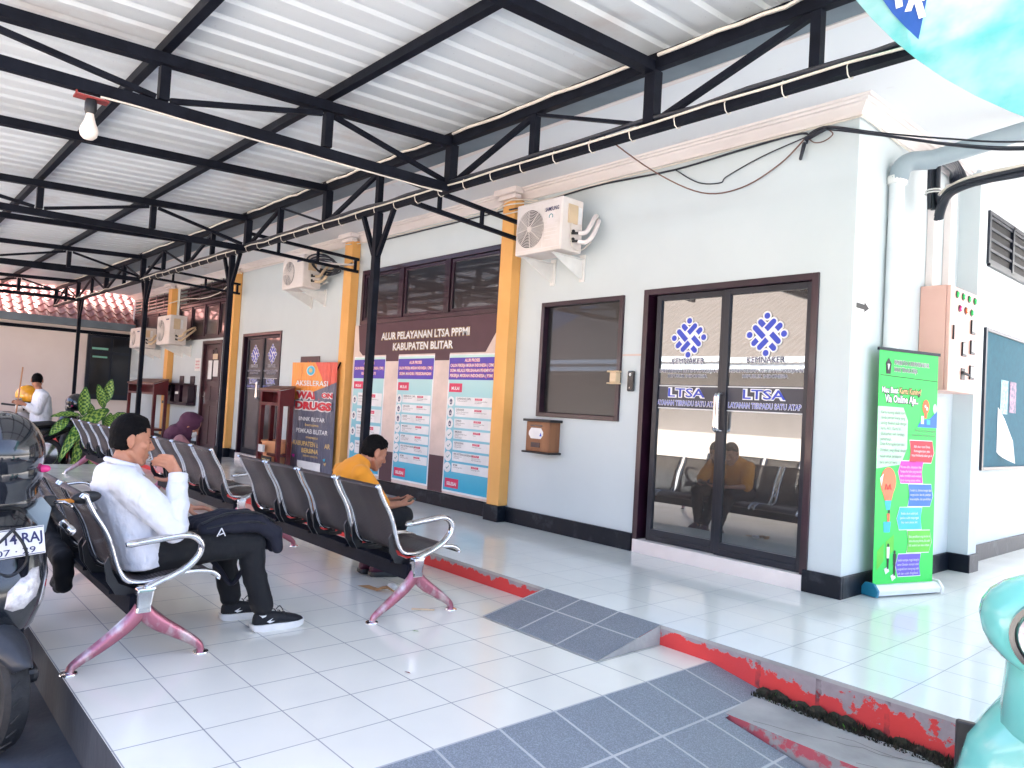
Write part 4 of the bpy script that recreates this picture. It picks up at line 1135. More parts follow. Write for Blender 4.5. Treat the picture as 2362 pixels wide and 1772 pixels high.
MB().tube([P0 - N * .06 + D * BW * .5 + Vector((0, 0, .08)), bp(.5, .99, -.03)], .010, 8).build('back_pole', 'chrome', rb)
def bpoly(mb, pts, o=.002): return mb.poly([bp(s, 1 - t, o) for s, t in pts])
def btext(mb, txt, s, t, size, align='L', w=None, off=0., o=.004): return mb.text(txt, bp(s, 1 - t, o), D, upv, size, align, off, w * BW if w else None)
g = MB()
IK = ['white_ink', 'black_ink', 'title_gold', 'red_ink', 'ink_magenta', 'ink_blue', 'ink_cyan', 'ink_leaf', 'ink_violet', 'lamp_orange', 'pale_mint', 'ink_grey', 'skin_print']
M['ink_magenta'] = pm('ink_magenta', (.72, .03, .42), .4); M['ink_blue'] = pm('ink_blue', (.02, .16, .62), .4); M['ink_cyan'] = pm('ink_cyan', (.03, .50, .72), .4)
M['ink_leaf'] = pm('ink_leaf', (.12, .60, .05), .4); M['ink_violet'] = pm('ink_violet', (.15, .10, .60), .4); M['pale_mint'] = pm('pale_mint', (.55, .86, .58), .45); M['skin_print'] = pm('print_orange', (.85, .28, .07), .45)
g.k = 1; bpoly(g, [(.10, .06), (.15, .035), (.20, .06), (.185, .105), (.115, .105)]); g.k = 0; bpoly(g, [(.13, .062), (.17, .062), (.15, .09)], .003)
for k, o_, oo in ((0, .06, .003), (1, .0, .004)):
    g.k = k; btext(g, 'PEMERINTAH KABUPATEN BLITAR', .24, .062, .042, w=.60, off=o_, o=oo); btext(g, 'DINAS TENAGA KERJA', .24, .092, .042, w=.40, off=o_, o=oo)
g.k = 1; bpoly(g, [(.02, .110), (.99, .118), (.99, .121), (.02, .113)])
for k, o_, oo in ((1, .10, .003), (0, .03, .004)):
    g.k = k; btext(g, 'Mau Buat', .05, .185, .056, w=.27, off=o_, o=oo); btext(g, 'Via Online Aja..', .10, .225, .072, w=.56, off=o_, o=oo)
    g.k = 1 if k else 2; btext(g, 'Kartu Kuning?', .34, .185, .056, w=.37, off=o_, o=oo)
g.k = 10; bpoly(g, [(.0, .245), (.42, .245), (.50, .30), (.50, .42), (.40, .49), (.0, .51)], .001)
g.k = 11
for i, s_ in enumerate(('Kartu kuning adalah kartu', 'tanda pencari kerja yang', 'sering disebut pula dengan', 'kartu AK1. Kartu ini', 'dikeluarkan oleh lembaga', 'pemerintah.')): btext(g, s_, .05, .275 + i * .023, .032, w=.0165 * len(s_))
for i, s_ in enumerate(('Dinas Ketenagakerjaan atau', 'Disnaker, yang dibuat dengan', 'tujuan untuk pendapatan', 'para pencari kerja.')): btext(g, s_, .05, .41 + i * .026, .032, w=.0155 * len(s_))
btext(g, 'Berikut ini langkah-langkah', .98, .345, .026, 'R', w=.36); btext(g, 'membuat kartu kuning via online:', .98, .365, .026, 'R', w=.42)
# printed pictures: bulb, desk scene, balloon, people
def disc(s, t, rs, rt_, k, o=.0025): g.k = k; bpoly(g, [(s + rs * cos(2 * pi * q / 18), t + rt_ * sin(2 * pi * q / 18)) for q in range(18)], o)
disc(.80, .235, .06, .032, 9); g.k = 9; bpoly(g, [(.77, .25), (.83, .25), (.82, .285), (.78, .285)], .0026)
disc(.79, .232, .014, .007, 0, .0032); disc(.82, .242, .016, .008, 0, .0032)
g.k = 5; bpoly(g, [(.66, .325), (.72, .295), (.88, .285), (1.0, .25), (1.0, .325)], .0024); g.k = 0; bpoly(g, [(.72, .275), (.77, .275), (.77, .31), (.72, .31)], .003)
disc(.96, .24, .035, .022, 10, .0022); g.k = 6; bpoly(g, [(.82, .29), (.88, .29), (.88, .312), (.82, .312)], .0032)
disc(.20, .565, .13, .062, 9); g.k = 9; bpoly(g, [(.10, .60), (.30, .60), (.26, .645), (.15, .645)], .0026)
g.k = 0; bpoly(g, [(.06, .55), (.12, .53), (.09, .585)], .003); g.k = 3
for a, b_ in (((.15, .60), (.17, .575)), ((.17, .575), (.20, .60)), ((.20, .60), (.23, .575)), ((.23, .575), (.25, .60))): g.bar(bp(a[0], 1 - a[1], .003), bp(b_[0], 1 - b_[1], .003), .004, .004, N)
g.k = 6; bpoly(g, [(.15, .645), (.26, .645), (.24, .685), (.18, .685)]); bpoly(g, [(.14, .735), (.26, .735), (.25, .78), (.15, .78)]); g.k = 9; bpoly(g, [(.19, .70), (.24, .70), (.24, .735), (.20, .735)], .003)
disc(.225, .692, .016, .008, 1, .003)
g.k = 7; bpoly(g, [(.05, .86), (.16, .825), (.16, .90), (.05, .94)]); bpoly(g, [(.19, .82), (.32, .79), (.32, .86), (.19, .89)])
for s, t in ((.23, .87), (.34, .90)):
    disc(s, t - .035, .016, .008, 1); g.k = 0 if s < .3 else 1; bpoly(g, [(s - .025, t - .028), (s + .025, t - .028), (s + .02, t + .02), (s - .02, t + .02)], .003); g.k = 1; bpoly(g, [(s - .016, t + .02), (s + .018, t + .02), (s + .012, t + .065), (s - .012, t + .065)], .003)
    g.k = 0; bpoly(g, [(s - .06, t + .065), (s, t + .055), (s + .03, t + .075), (s - .03, t + .088)], .0024)
STEPS = [(.54, .385, 3, 1, ('Klik situs resmi Dinas', 'Ketenagakerjaan, yaitu', 'http://infokerja.naker.go.id')), (.36, .475, 4, -1, ('Pilih menu daftar, selanjutnya isi data.', 'Terdapat fitur kolom yang mesti diisi', 'ketika mendaftar untuk membuat', 'kartu kuning secara online.')),
         (.54, .575, 5, 1, ('Setelah itu, diminta mengisi data', 'mengenai akun, data diri, pekerjaan,', 'keterampilan, dan pendidikan.')), (.36, .675, 6, -1, ('Ketika akun sudah jadi,', 'pastikan sudah mengunggah', 'foto resmi ukuran 3x4.')),
         (.54, .775, 7, 1, ('Buka pendaftaran yang ada dan isi', 'semua data yang diminta, jika sudah', 'klik tombol save atau simpan.')), (.36, .875, 8, -1, ('Setelah tersimpan, tinggal datang ke', 'kantor Disnaker setempat untuk', 'mengambil kartu kuning yang sudah', 'jadi dan sudah dilegalisasi.'))]
for s, t, k, dr_, L in STEPS:
    for e, kk, oo in ((.008, 0, .0022), (0, k, .003)):
        g.k = kk
        w_, h_ = .42, .094
        if dr_ > 0: q = [(s - e, t - e * .4), (s + w_ - .03, t - e * .4), (s + w_ + e, t + h_ * .55), (s + w_ - .04, t + h_ + e * .4), (s - e, t + h_ + e * .4), (s + .02, t + h_ * .5)]
        else: q = [(s + .04, t - e * .4), (s + w_ + e, t - e * .4), (s + w_ - .02, t + h_ * .5), (s + w_ + e, t + h_ + e * .4), (s + .04, t + h_ + e * .4), (s - e, t + h_ * .5)]
        bpoly(g, q, oo)
    g.k = 0
    for i, s_ in enumerate(L): btext(g, s_, s + .21, t + .030 + i * .019, .024, 'C', w=min(.36, .0125 * len(s_)), o=.0042)
g.build('print', IK, rb)

# ================================================================ campaign banner, plaque, desks, shelf (far part of the porch)
wb = thing('campaign_banner', 'orange and blue anti-drug campaign banner on a stand beside an orange column', 'banner', (-6.15, 3.08, H))
A0, A1 = Vector((-6.70, 3.02, 0)), Vector((-5.52, 3.10, 0)); DW = (A1 - A0).normalized(); WW = (A1 - A0).length; NW = Vector((DW.y, -DW.x, 0)); ZB, ZT = .16, 1.705
def wp(s, t, o=0.): return A0 + DW * (s * WW) + Vector((0, 0, ZB + t * (ZT - ZB))) + NW * (o - .02 * (1 - t) + .012 * sin(s * 9 + t * 3) * (1 - abs(2 * s - 1)))
def banner_mat():
    m, nt, bs = newmat('banner_print')
    v = coords(nt)
    sep = nt.nodes.new('ShaderNodeSeparateXYZ'); nt.links.new(v, sep.inputs[0])
    s = math_(nt, 'DIVIDE', math_(nt, 'SUBTRACT', sep.outputs[0], A0.x), A1.x - A0.x)
    # printed design: orange head cut along a V, red facet on the right, slate blue field below
    edge = math_(nt, 'SUBTRACT', 1.42, math_(nt, 'MULTIPLY', math_(nt, 'ABSOLUTE', math_(nt, 'SUBTRACT', s, 1.0)), .20))
    edge = math_(nt, 'SUBTRACT', math_(nt, 'MULTIPLY', s, .30), -1.14)
    org = math_(nt, 'GREATER_THAN', sep.outputs[2], edge)
    red = math_(nt, 'GREATER_THAN', math_(nt, 'ADD', s, math_(nt, 'MULTIPLY', math_(nt, 'SUBTRACT', sep.outputs[2], 1.45), .7)), .72)
    c = mixc(nt, red, (.85, .30, .05), (.70, .085, .05))
    c = mixc(nt, org, mixc(nt, nz(nt, v, 3), (.085, .10, .15), (.13, .13, .19)), c)
    nt.links.new(c, bs.inputs['Base Color']); bs.inputs['Roughness'].default_value = .3
    vs_ = coords(nt, scale=(1, 1, .25), rot=(0, .25, 0))
    bump(nt, bs, nz(nt, vs_, 11, 3), .9, .03)
    return m
M['banner_print'] = banner_mat()
b = MB()
nx, nz_ = 16, 16
for i in range(nx):
    for j in range(nz_): b.poly([wp(i / nx, j / nz_), wp((i + 1) / nx, j / nz_), wp((i + 1) / nx, (j + 1) / nz_), wp(i / nx, (j + 1) / nz_)])
b.build('sheet', 'banner_print', wb, smooth=60)
b = MB()
for a, c_ in (((0, 0), (1, 1)), ((1, 0), (0, 1))): b.bar(wp(*a, -.06), wp(*c_, -.045), .014, .014)
b.build('stand', 'black_steel', wb)
t = MB()
def wtext(txt, s, tt, size, w, layers, hz=0.):
    for k, o_, oo in layers: t.k = k; t.text(txt, wp(s, tt, .012 + oo), DW, V, size, 'C', o_, w * WW * (1 + o_ * .1))
W1 = ((0, .015, 0),)
for k, r_, oo in ((0, .115, .012), (4, .10, .014), (1, .05, .016)): t.k = k; t.poly([wp(.46, .925, oo) + DW * (r_ * cos(q * pi / 10)) + Vector((0, 0, r_ * .62 * sin(q * pi / 10))) for q in range(20)])
wtext('AKSELERASI', .48, .79, .10, .72, W1)
wtext('WAR', .40, .675, .13, .54, ((0, .16, 0), (2, .06, .002))); wtext('ON', .83, .69, .085, .24, ((0, .16, 0), (2, .06, .002))); wtext('DRUGS', .54, .58, .14, .80, ((0, .16, 0), (2, .06, .002)))
wtext('BNNK BLITAR', .52, .475, .075, .58, W1); wtext('bersama', .53, .43, .05, .30, ((1, .02, 0),)); wtext('PEMKAB BLITAR', .53, .365, .085, .70, W1); wtext('menuju', .54, .32, .05, .26, ((1, .02, 0),))
wtext('KABUPATEN BLITAR', .53, .25, .09, .82, ((1, .03, 0),)); wtext('BERSINAR', .54, .19, .085, .44, ((1, .03, 0),)); wtext('(BERSIH NARKOBA)', .54, .155, .035, .36, ((1, .02, 0),))
t.k = 0; t.poly([wp(.25, .02, .010), wp(.77, .02, .010), wp(.77, .115, .010), wp(.25, .115, .010)])
wtext('HANI', .40, .045, .055, .24, ((5, .05, .002),)); wtext('2023', .63, .045, .055, .22, ((3, .05, .002),))
for s_, tt, k in ((.14, .155, 5), (.16, .15, 5), (.84, .155, 4), (.86, .12, 1)): t.k = k; t.poly([wp(s_ - .03, tt, .011), wp(s_ + .03, tt + .012, .011), wp(s_ + .01, tt - .02, .011)])
t.build('lettering', ['white_ink', 'title_gold', 'red_ink', 'navy_ink', 'ink_cyan', 'ink_magenta'], wb)
pq = thing('wall_plaque', 'small dark framed plaque with a gold emblem above the campaign banner', 'plaque', (-6.66, 3.25, 1.62))
MB().box(-6.97, -6.37, 3.262, 3.2785, 1.50, 1.815).build('frame', 'wood_dark', pq, bevel=.006)
MB().prism([(-6.67 + a * .10, 3.261, 1.70 + c_ * .06) for a, c_ in ((-.5, .8), (0, .2), (.5, .8), (.25, -.5), (0, -.9), (-.25, -.5))], (0, -.004, 0)).build('emblem', 'lamp_orange', pq)
nt_ = thing('door_notice', 'white paper notice with red lines taped left of the brown door', 'notice', (-11.45, 3.27, 1.62))
MB().box(-11.62, -11.30, 3.276, 3.2785, 1.60, 1.85).build('sheet', 'paper', nt_)
tq = MB()
for i, s_ in enumerate(('DILARANG', 'MEROKOK', 'DI SINI')): tq.text(s_, (-11.46, 3.275, 1.77 - i * .06), U, V, .045, 'C', .02, .22)
tq.build('lettering', 'red_ink', nt_)
for x, z0_, z1_, w_, lab in ((-10.84, 1.45, 1.80, .20, 'plain white sheet hanging on the upper left of the brown door'), (-10.55, 1.50, 1.80, .24, 'white leaflet with red print on the right of the brown door')):
    tag(MB().box(x - w_ / 2, x + w_ / 2, 3.300, 3.304, z0_, z1_).build('door_paper', 'paper'), lab, 'paper')
dp = thing('door_sign', 'small orange sign hanging by a string on the brown door', 'sign', (-10.6, 3.29, 1.84))
MB().box(-10.70, -10.46, 3.290, 3.297, 1.82, 1.92).build('plate', 'ac_beige', dp)
MB().tube([(-10.69, 3.293, 1.92), (-10.58, 3.298, 2.03), (-10.47, 3.293, 1.92)], .004, 5).build('string', 'cable_black', dp)
def desk(x0, x1, y0, y1, zf, zb_, label):
    r = thing('desk_stand', label, 'desk', ((x0 + x1) / 2, y0, H), 'red wooden writing stands on the porch')
    for x in (x0, x1 - .06):
        for y in (y0, y1 - .06): MB().box(x, x + .06, y, y + .06, H, zf - .23).build('leg', 'red_wood', r, bevel=.003)
    b = MB().box(x0, x1, y0, y0 + .02, zf - .235, zf - .19).box(x0, x0 + .07, y0, y0 + .02, zf - .19, zf - .022).box(x1 - .07, x1, y0, y0 + .02, zf - .19, zf - .022).box(x0 + .07, x1 - .07, y0, y0 + .02, zf - .045, zf - .022)
    for x in (x0, x1 - .02): b.prism([(x, y0 + .0201, zf - .2345), (x, y1, zf - .2345), (x, y1, zb_ - .022), (x, y0 + .0201, zf - .022)], (.02, 0, 0))
    b.box(x0 + .02, x1 - .02, y0 + .0201, y1, zf - .2344, zf - .215).box(x0 + .02, x1 - .02, y1 - .02, y1 - .0005, zf - .2149, zf - .025)
    b.build('drawer_box', 'red_wood', r)
    MB().prism([(x0 - .02, y0 - .02, zf - .021), (x0 - .02, y1, zb_ - .021), (x0 - .02, y1, zb_ + .002), (x0 - .02, y0 - .02, zf + .002)], (x1 - x0 + .04, 0, 0)).build('desktop', 'brown_top', r, bevel=.003)
    b = MB().box(x0 + .06, x1 - .06, y0 + .015, y0 + .045, .37, .41).box(x0 + .06, x1 - .06, y1 - .045, y1 - .015, .37, .41)
    for x in (x0 + .015, x1 - .045): b.box(x, x + .03, y0 + .06, y1 - .06, .37, .41)
    b.build('stretcher', 'red_wood', r)
desk(-7.10, -6.42, 2.74, 2.95, 1.31, 1.36, 'red wooden writing stand with an orange bucket under it, left of the campaign banner')
desk(-14.3, -12.4, 2.78, 3.05, 1.325, 1.42, 'longer red wooden writing stand at the far end of the porch')
bk = thing('bucket', 'orange plastic bucket under the nearer red writing stand', 'bucket', (-7.0, 3.0, H))
M['bucket'] = pm('bucket_plastic', (.80, .36, .17), .4)
MB().lathe([(0, 0), (.20, 0), (.255, .44), (.27, .445), (.27, .47), (.245, .47), (.19, .03), (0, .03)], (-6.84, 2.98, H), 28).build('tub', 'bucket', bk, smooth=40)
MB().box(-6.86, -6.70, 2.66, 2.69, .42, .52).build('tap', 'white_plastic', bk)
hw = thing('handwash_sign', 'small black sign with yellow letters in front of the orange bucket', 'sign', (-6.42, 2.68, .2))
MB().box(-6.76, -6.44, 2.672, 2.684, .12, .37).build('plate', 'black_ink', hw)
tq = MB(); tq.text('CUCI', (-6.60, 2.67, .265), U, V, .10, 'C', .03, .27); tq.text('TANGAN', (-6.60, 2.67, .155), U, V, .08, 'C', .03, .27); tq.build('lettering', 'title_gold', hw)
sh = thing('leaflet_rack', 'dark maroon wall rack of leaflet pockets on the white wall between column and brown door', 'rack', (-12.2, 3.15, .93))
MB().box(-12.95, -11.42, 3.262, 3.2785, .93, 1.33).build('back_panel', 'frame', sh)
b = MB()
for x in (-12.85, -12.30, -11.80): b.box(x, x + .30, 3.14, 3.2615, .98, 1.31)
b.box(-12.95, -11.42, 3.10, 3.2610, .92, .975)
b.build('pockets', 'frame', sh, bevel=.004)
MB().box(-13.02, -11.55, 3.08, 3.27, 1.3301, 1.35).build('top_shelf', 'frame', sh)
for x in (-12.42, -11.78): MB().box(x, x + .24, 3.255, 3.275, 1.3502, 1.50).build('upright_plate', 'frame', sh, bevel=.01)
for x in (-12.79, -12.24): MB().box(x, x + .18, 3.135, 3.1395, 1.13, 1.18).build('pocket_label', 'paper', sh)

# ================================================================ wires along the cornice and off to the right
def wire(name, pts, r, mat, label, n=6): return tag(MB().tube(smoothpts(pts, n), r, 6).build(name, mat, smooth=60), label, 'cable')
wire('wall_cable', [(-16, 3.262, 3.305), (-9.8, 3.26, 3.30), (-9.4, 3.10, 3.29), (-5.8, 3.262, 3.30), (-5.5, 3.10, 3.27), (-5.3, 3.255, 3.30), (-3.9, 3.262, 3.29), (-2.5, 3.258, 3.295), (-2.42, 3.12, 3.24), (-2.2, 3.11, 3.25), (-1.9, 3.258, 3.27), (-1.2, 3.262, 3.295), (-.4, 3.262, 3.30), (.4, 3.262, 3.305), (1.10, 3.262, 3.305), (1.165, 3.262, 3.305), (1.168, 3.5, 3.30), (1.168, 3.9, 3.29), (1.25, 4.2, 3.22)], .007, 'cable_white', 'pale cable clipped along the underside of the cornice')
wire('wall_cable', [(-5.2, 3.268, 3.275), (-3.5, 3.268, 3.27), (-2.45, 3.255, 3.26), (-2.2, 3.12, 3.20), (-1.85, 3.2, 3.23), (-1.2, 3.265, 3.285), (-.35, 3.266, 3.255), (.25, 3.266, 3.28), (.75, 3.266, 3.29), (.80, 3.24, 3.20)], .008, 'cable_black', 'black cable looping under the cornice above the air conditioner')
wire('wall_cable', [(-.55, 2.6, 3.405), (-.30, 2.95, 3.15), (-.02, 3.20, 2.99), (.30, 3.24, 2.98), (.60, 3.25, 3.10), (.80, 3.24, 3.25)], .0055, 'cable_brown', 'thin brown cable drooping across the white wall above the glass doors')
wire('wall_cable', [(-.33, 3.262, 3.25), (-.10, 3.26, 3.10), (.10, 3.26, 3.06), (.16, 3.26, 3.10), (.45, 3.26, 3.19), (.80, 3.245, 3.25)], .005, 'cable_black', 'thin black cable with a small joint, sagging above the glass doors')
cl = thing('cable_clamp', 'black cable clamp on the wall below the cornice where the service wires end', 'clamp', (.8, 3.25, 3.2))
MB().cap((.78, 3.245, 3.20), .016, (.76, 3.24, 3.10), .012, 8).cap((.80, 3.24, 3.235), .02, (.95, 3.20, 3.25), .012, 8).build('clamp_body', 'cable_black', cl, smooth=60)
wire('service_wire', [(.82, 3.235, 3.255), (.966, 3.20, 3.258), (1.211, 3.1, 3.143), (1.572, 2.98, 2.974), (1.934, 2.86, 2.81), (2.229, 2.74, 2.697), (2.9, 2.45, 2.50)], .009, 'cable_black', 'thick black service wire crossing to the right in front of the soffit')
wire('service_wire', [(.82, 3.235, 3.265), (.966, 3.21, 3.270), (1.357, 3.1, 3.098), (1.799, 2.98, 2.92), (2.197, 2.86, 2.776), (2.9, 2.62, 2.60)], .0055, 'cable_black', 'thin upper service wire crossing to the right in front of the soffit')
wire('service_wire', [(.82, 3.235, 3.245), (.934, 3.21, 3.255), (1.358, 3.1, 3.08), (1.8, 2.98, 2.893), (2.197, 2.86, 2.747), (2.9, 2.60, 2.55)], .005, 'cable_black', 'thin lower service wire crossing to the right beside the thick one')
wire('wall_cable', [(.80, 3.24, 3.245), (.86, 3.235, 3.19), (.93, 3.235, 3.185), (.985, 3.24, 3.22), (.95, 3.24, 3.262)], .004, 'cable_brown', 'small loop of thin wire beside the cable clamp below the cornice corner')
wire('wall_cable', [(-1.9, 3.2, 3.255), (-2.15, 3.12, 3.29), (-2.3, 3.10, 3.27), (-2.42, 3.11, 3.20), (-2.3, 3.115, 3.165), (-2.0, 3.2, 3.20)], .007, 'cable_white', 'pale cable looped round the head of the orange column beside the air conditioner')
wire('wall_cable', [(-9.6, 3.12, 3.12), (-10.4, 3.2, 3.02), (-11.2, 3.18, 2.98), (-12.2, 3.2, 3.05), (-13.0, 3.12, 3.0)], .010, 'cable_white', 'pale cable strung across the far vent grille')
wire('hanging_wire', [(-5.1, YT, 2.90), (-5.35, 2.2, 2.93), (-5.45, 2.7, 2.96), (-5.40, 3.15, 3.0), (-5.36, 3.155, 3.06)], .014, 'trim_cream', 'pale conduit slung from the canopy truss to an orange column')

# ================================================================ light bulb on the near tie beam
lb = thing('light_bulb', 'white light bulb in a black socket hanging from a red bracket on the canopy beam', 'light bulb', (-1.14, -.775, 2.6))
M['rust_red'] = pm('rust_red', (.34, .035, .03), .6, 0, (.20, .03, .03), 20)
MB().box(-1.175, -1.105, -.865, -.705, 2.752, 2.762).box(-1.15, -1.13, -.86, -.852, 2.762, 2.83).box(-1.15, -1.13, -.72, -.712, 2.762, 2.83).build('bracket', 'rust_red', lb)
MB().lathe([(0, 0), (.026, 0), (.030, -.02), (.030, -.06), (.024, -.075), (0, -.075)], (-1.14, -.785, 2.7515), 16).build('socket', 'black_plastic', lb, smooth=40)
MB().lathe([(.018, 0), (.020, -.015), (.030, -.05), (.043, -.08), (.045, -.10), (.040, -.122), (.025, -.138), (0, -.143)], (-1.14, -.785, 2.678), 24).build('bulb', 'lamp_glass', lb, smooth=60)

# ================================================================ litter on the floor
M['card'] = pm('tan_card', (.55, .30, .13), .7)
b = MB()
pts = [[(-.98 + .30 * u_ + .02 * v_, .93 + .06 * u_ + v_ * (.075 - .05 * u_ * (1 - u_)), .004 + .035 * abs(sin(u_ * 5 + v_ * 2)) * (u_ > .5)) for u_ in [k / 8 for k in range(9)]] for v_ in (0, .5, 1)]
for i in range(2):
    for j in range(8): b.poly([pts[i][j], pts[i][j + 1], pts[i + 1][j + 1], pts[i + 1][j]])
o = b.build('paper_scrap', 'card', smooth=40); tag(o, 'crumpled tan scrap of paper on the tiles behind the bench leg', 'litter'); o.rotation_euler.z = 0
o = MB().ball((-.79, 1.08, .022), (.045, .03, .022), 9, 6).build('tissue_scrap', 'paper'); tag(o, 'crumpled white tissue on the tiles beside the tan scrap', 'litter')
o = MB().cap((-.30, .97, .006), .006, (-.25, 1.03, .006), .005, 6).cap((-.33, .93, .006), .006, (-.30, .97, .006), .006, 6).build('cigarette_end', 'ac_beige'); tag(o, 'cigarette end lying beside the front foot of the nearer bench', 'litter')
o = MB().poly([(.01, .70, .003), (.03, .705, .008), (.045, .72, .004), (.03, .725, .003)]).build('green_leaf', 'sprout'); tag(o, 'tiny green leaf scrap on the white tiles in front of the bench', 'litter')
o = MB().poly([(.50, .33, .003), (.53, .335, .006), (.54, .34, .003), (.52, .345, .003)]).build('dry_leaf', 'rust_red'); tag(o, 'tiny red-brown dry leaf on the white tiles', 'litter')
# ================================================================ people
M['skin'] = pm('skin', (.50, .235, .145), .5, 0, (.43, .18, .105), 14, (120, .06), spec=.35)
M['skin2'] = pm('skin_tan', (.44, .20, .125), .5, 0, (.37, .155, .09), 14, spec=.35)
M['hair'] = pm('black_hair', (.0035, .003, .0035), .75, 0, (.007, .006, .006), 30, (180, .9, .004), stretch=(1, .35, 1), spec=.1)
M['lip'] = pm('lip', (.32, .11, .085), .45)
M['eye_dark'] = pm('eye_dark', (.015, .012, .012), .2)
def cloth(name, c, var, wr=.35, sc=9):
    m, nt, bs = newmat(name)
    v = coords(nt)
    nt.links.new(mixc(nt, nz(nt, v, 4), c, var), bs.inputs['Base Color']); bs.inputs['Roughness'].default_value = .85
    bs.inputs['Sheen Weight'].default_value = .1 if max(c) > .1 else 0
    vv = coords(nt, scale=(1, 1, .55), rot=(.5, .2, .3))
    h = math_(nt, 'ADD', nz(nt, vv, sc, 3), math_(nt, 'MULTIPLY', nz(nt, v, 240, 2), .06))
    bump(nt, bs, h, wr, .03)
    return m
M['shirt_white'] = cloth('white_shirt', (.74, .75, .80), (.70, .71, .76), .75, 12)
M['orange_knit'] = cloth('orange_polo', (.86, .33, .02), (.78, .27, .015), .4, 8)
M['trouser_black'] = cloth('black_trousers', (.0035, .004, .006), (.006, .0065, .009), .5, 9)
M['maroon_veil'] = cloth('maroon_veil', (.075, .016, .045), (.055, .012, .034), .5, 7)
M['pink_dress'] = cloth('dusty_pink_dress', (.42, .19, .20), (.34, .15, .16), .5, 7)
M['bag_navy'] = cloth('navy_bag_fabric', (.006, .0065, .016), (.010, .011, .024), .25, 12)
M['shoe_black'] = cloth('black_knit_shoe', (.005, .006, .009), (.012, .013, .017), .2, 30)

def sculpt(name, mb, mat, parent, voxel=.007, it=4, wrinkle=0., seed=0, wscale=7., cut=None):
    """union of overlapping closed shapes, remeshed to one continuous smooth skin"""
    me = bpy.data.meshes.new('tmp'); me.from_pydata(mb.v, [], mb.f)
    o = bpy.data.objects.new('tmp', me); COL.objects.link(o)
    r = o.modifiers.new('r', 'REMESH'); r.mode = 'VOXEL'; r.voxel_size = voxel
    s = o.modifiers.new('s', 'SMOOTH'); s.factor = .5; s.iterations = it
    dg = bpy.context.evaluated_depsgraph_get(); dg.update()
    ev = o.evaluated_get(dg); m2 = bpy.data.meshes.new_from_object(ev)
    bpy.data.objects.remove(o); bpy.data.meshes.remove(me)
    if wrinkle:
        for v in m2.vertices:
            p = v.co
            w = 1 - 2 * abs(noise.noise((p.x * wscale + seed, p.y * wscale, p.z * wscale * 1.3)))
            v.co = p + v.normal * wrinkle * (w + .4 * noise.noise((p.x * 17, p.y * 17 + seed, p.z * 17)))
    if cut:
        import bmesh
        bm = bmesh.new(); bm.from_mesh(m2)
        bmesh.ops.delete(bm, geom=[v for v in bm.verts if not cut(v.co)], context='VERTS')
        bm.to_mesh(m2); bm.free()
    m2.name = name
    m2.materials.clear(); m2.materials.append(M[mat])
    m2.shade_smooth()
    o = bpy.data.objects.new(name, m2); COL.objects.link(o)
    if parent: o.parent = parent; o.matrix_parent_inverse = INV.get(parent.name, Matrix())
    return o
def ring_loft(mb, rings, n=20):
    """rings: (centre, half width along X, half depth along Y[, tilt about X])"""
    R = []
    for r in rings:
        c, rx, ry = Vector(r[0]), r[1], r[2]; t = r[3] if len(r) > 3 else 0
        R.append([c + Vector((rx * cos(2 * pi * j / n), ry * sin(2 * pi * j / n) * cos(t), ry * sin(2 * pi * j / n) * sin(t))) for j in range(n)])
    return mb.loft(R)
def head_frame(c, yaw=0., pitch=0., roll=0., sx=1., sy=1., sz=1.):
    """local head axes: +Y is the face, +Z the crown"""
    return Matrix.Translation(c) @ Matrix.Rotation(yaw, 4, 'Z') @ Matrix.Rotation(pitch, 4, 'X') @ Matrix.Rotation(roll, 4, 'Y') @ Matrix.Diagonal((sx, sy, sz, 1))
def head_shapes(mb, X):
    mb.X = X
    mb.ball((0, -.012, .030), (.075, .097, .088), 22, 14).ball((0, .028, -.030), (.061, .062, .086), 20, 12).ball((0, .000, -.045), (.058, .062, .055), 18, 10)
    mb.ball((0, .060, -.098), (.030, .028, .021), 14, 8)
    for s in (-1, 1):
        mb.cap((s * .060, -.005, -.055), .016, (s * .026, .058, -.098), .018, 10)                 # jaw line
        mb.ball((s * .043, .056, -.022), (.022, .022, .020), 12, 8)                                # cheekbone
        mb.cap((s * .010, .082, .016), .011, (s * .042, .068, .016), .010, 8)                      # brow
        mb.ball((s * .031, .074, -.003), (.015, .012, .009), 12, 8)                                # closed eyelid volume
        mb.ball((s * .0125, .096, -.036), (.009, .012, .008), 10, 6)                               # nostril
        mb.ball((s * .078, -.014, -.008), (.009, .020, .031), 12, 8, Matrix.Rotation(-.3 * s, 3, 'Z') @ Matrix.Rotation(.15, 3, 'X'))
        mb.tube([Vector((s * (.083), -.014 + .017 * cos(a), -.006 + .028 * sin(a))) for a in [(-1.6 + 4.2 * q / 9) for q in range(10)]], .0045, 6)
    mb.cap((0, .083, .008), .009, (0, .108, -.030), .012, 10)
    mb.ball((0, .085, -.063), (.023, .012, .0075), 12, 6).ball((0, .083, -.076), (.019, .012, .0075), 12, 6)
    mb.X = None
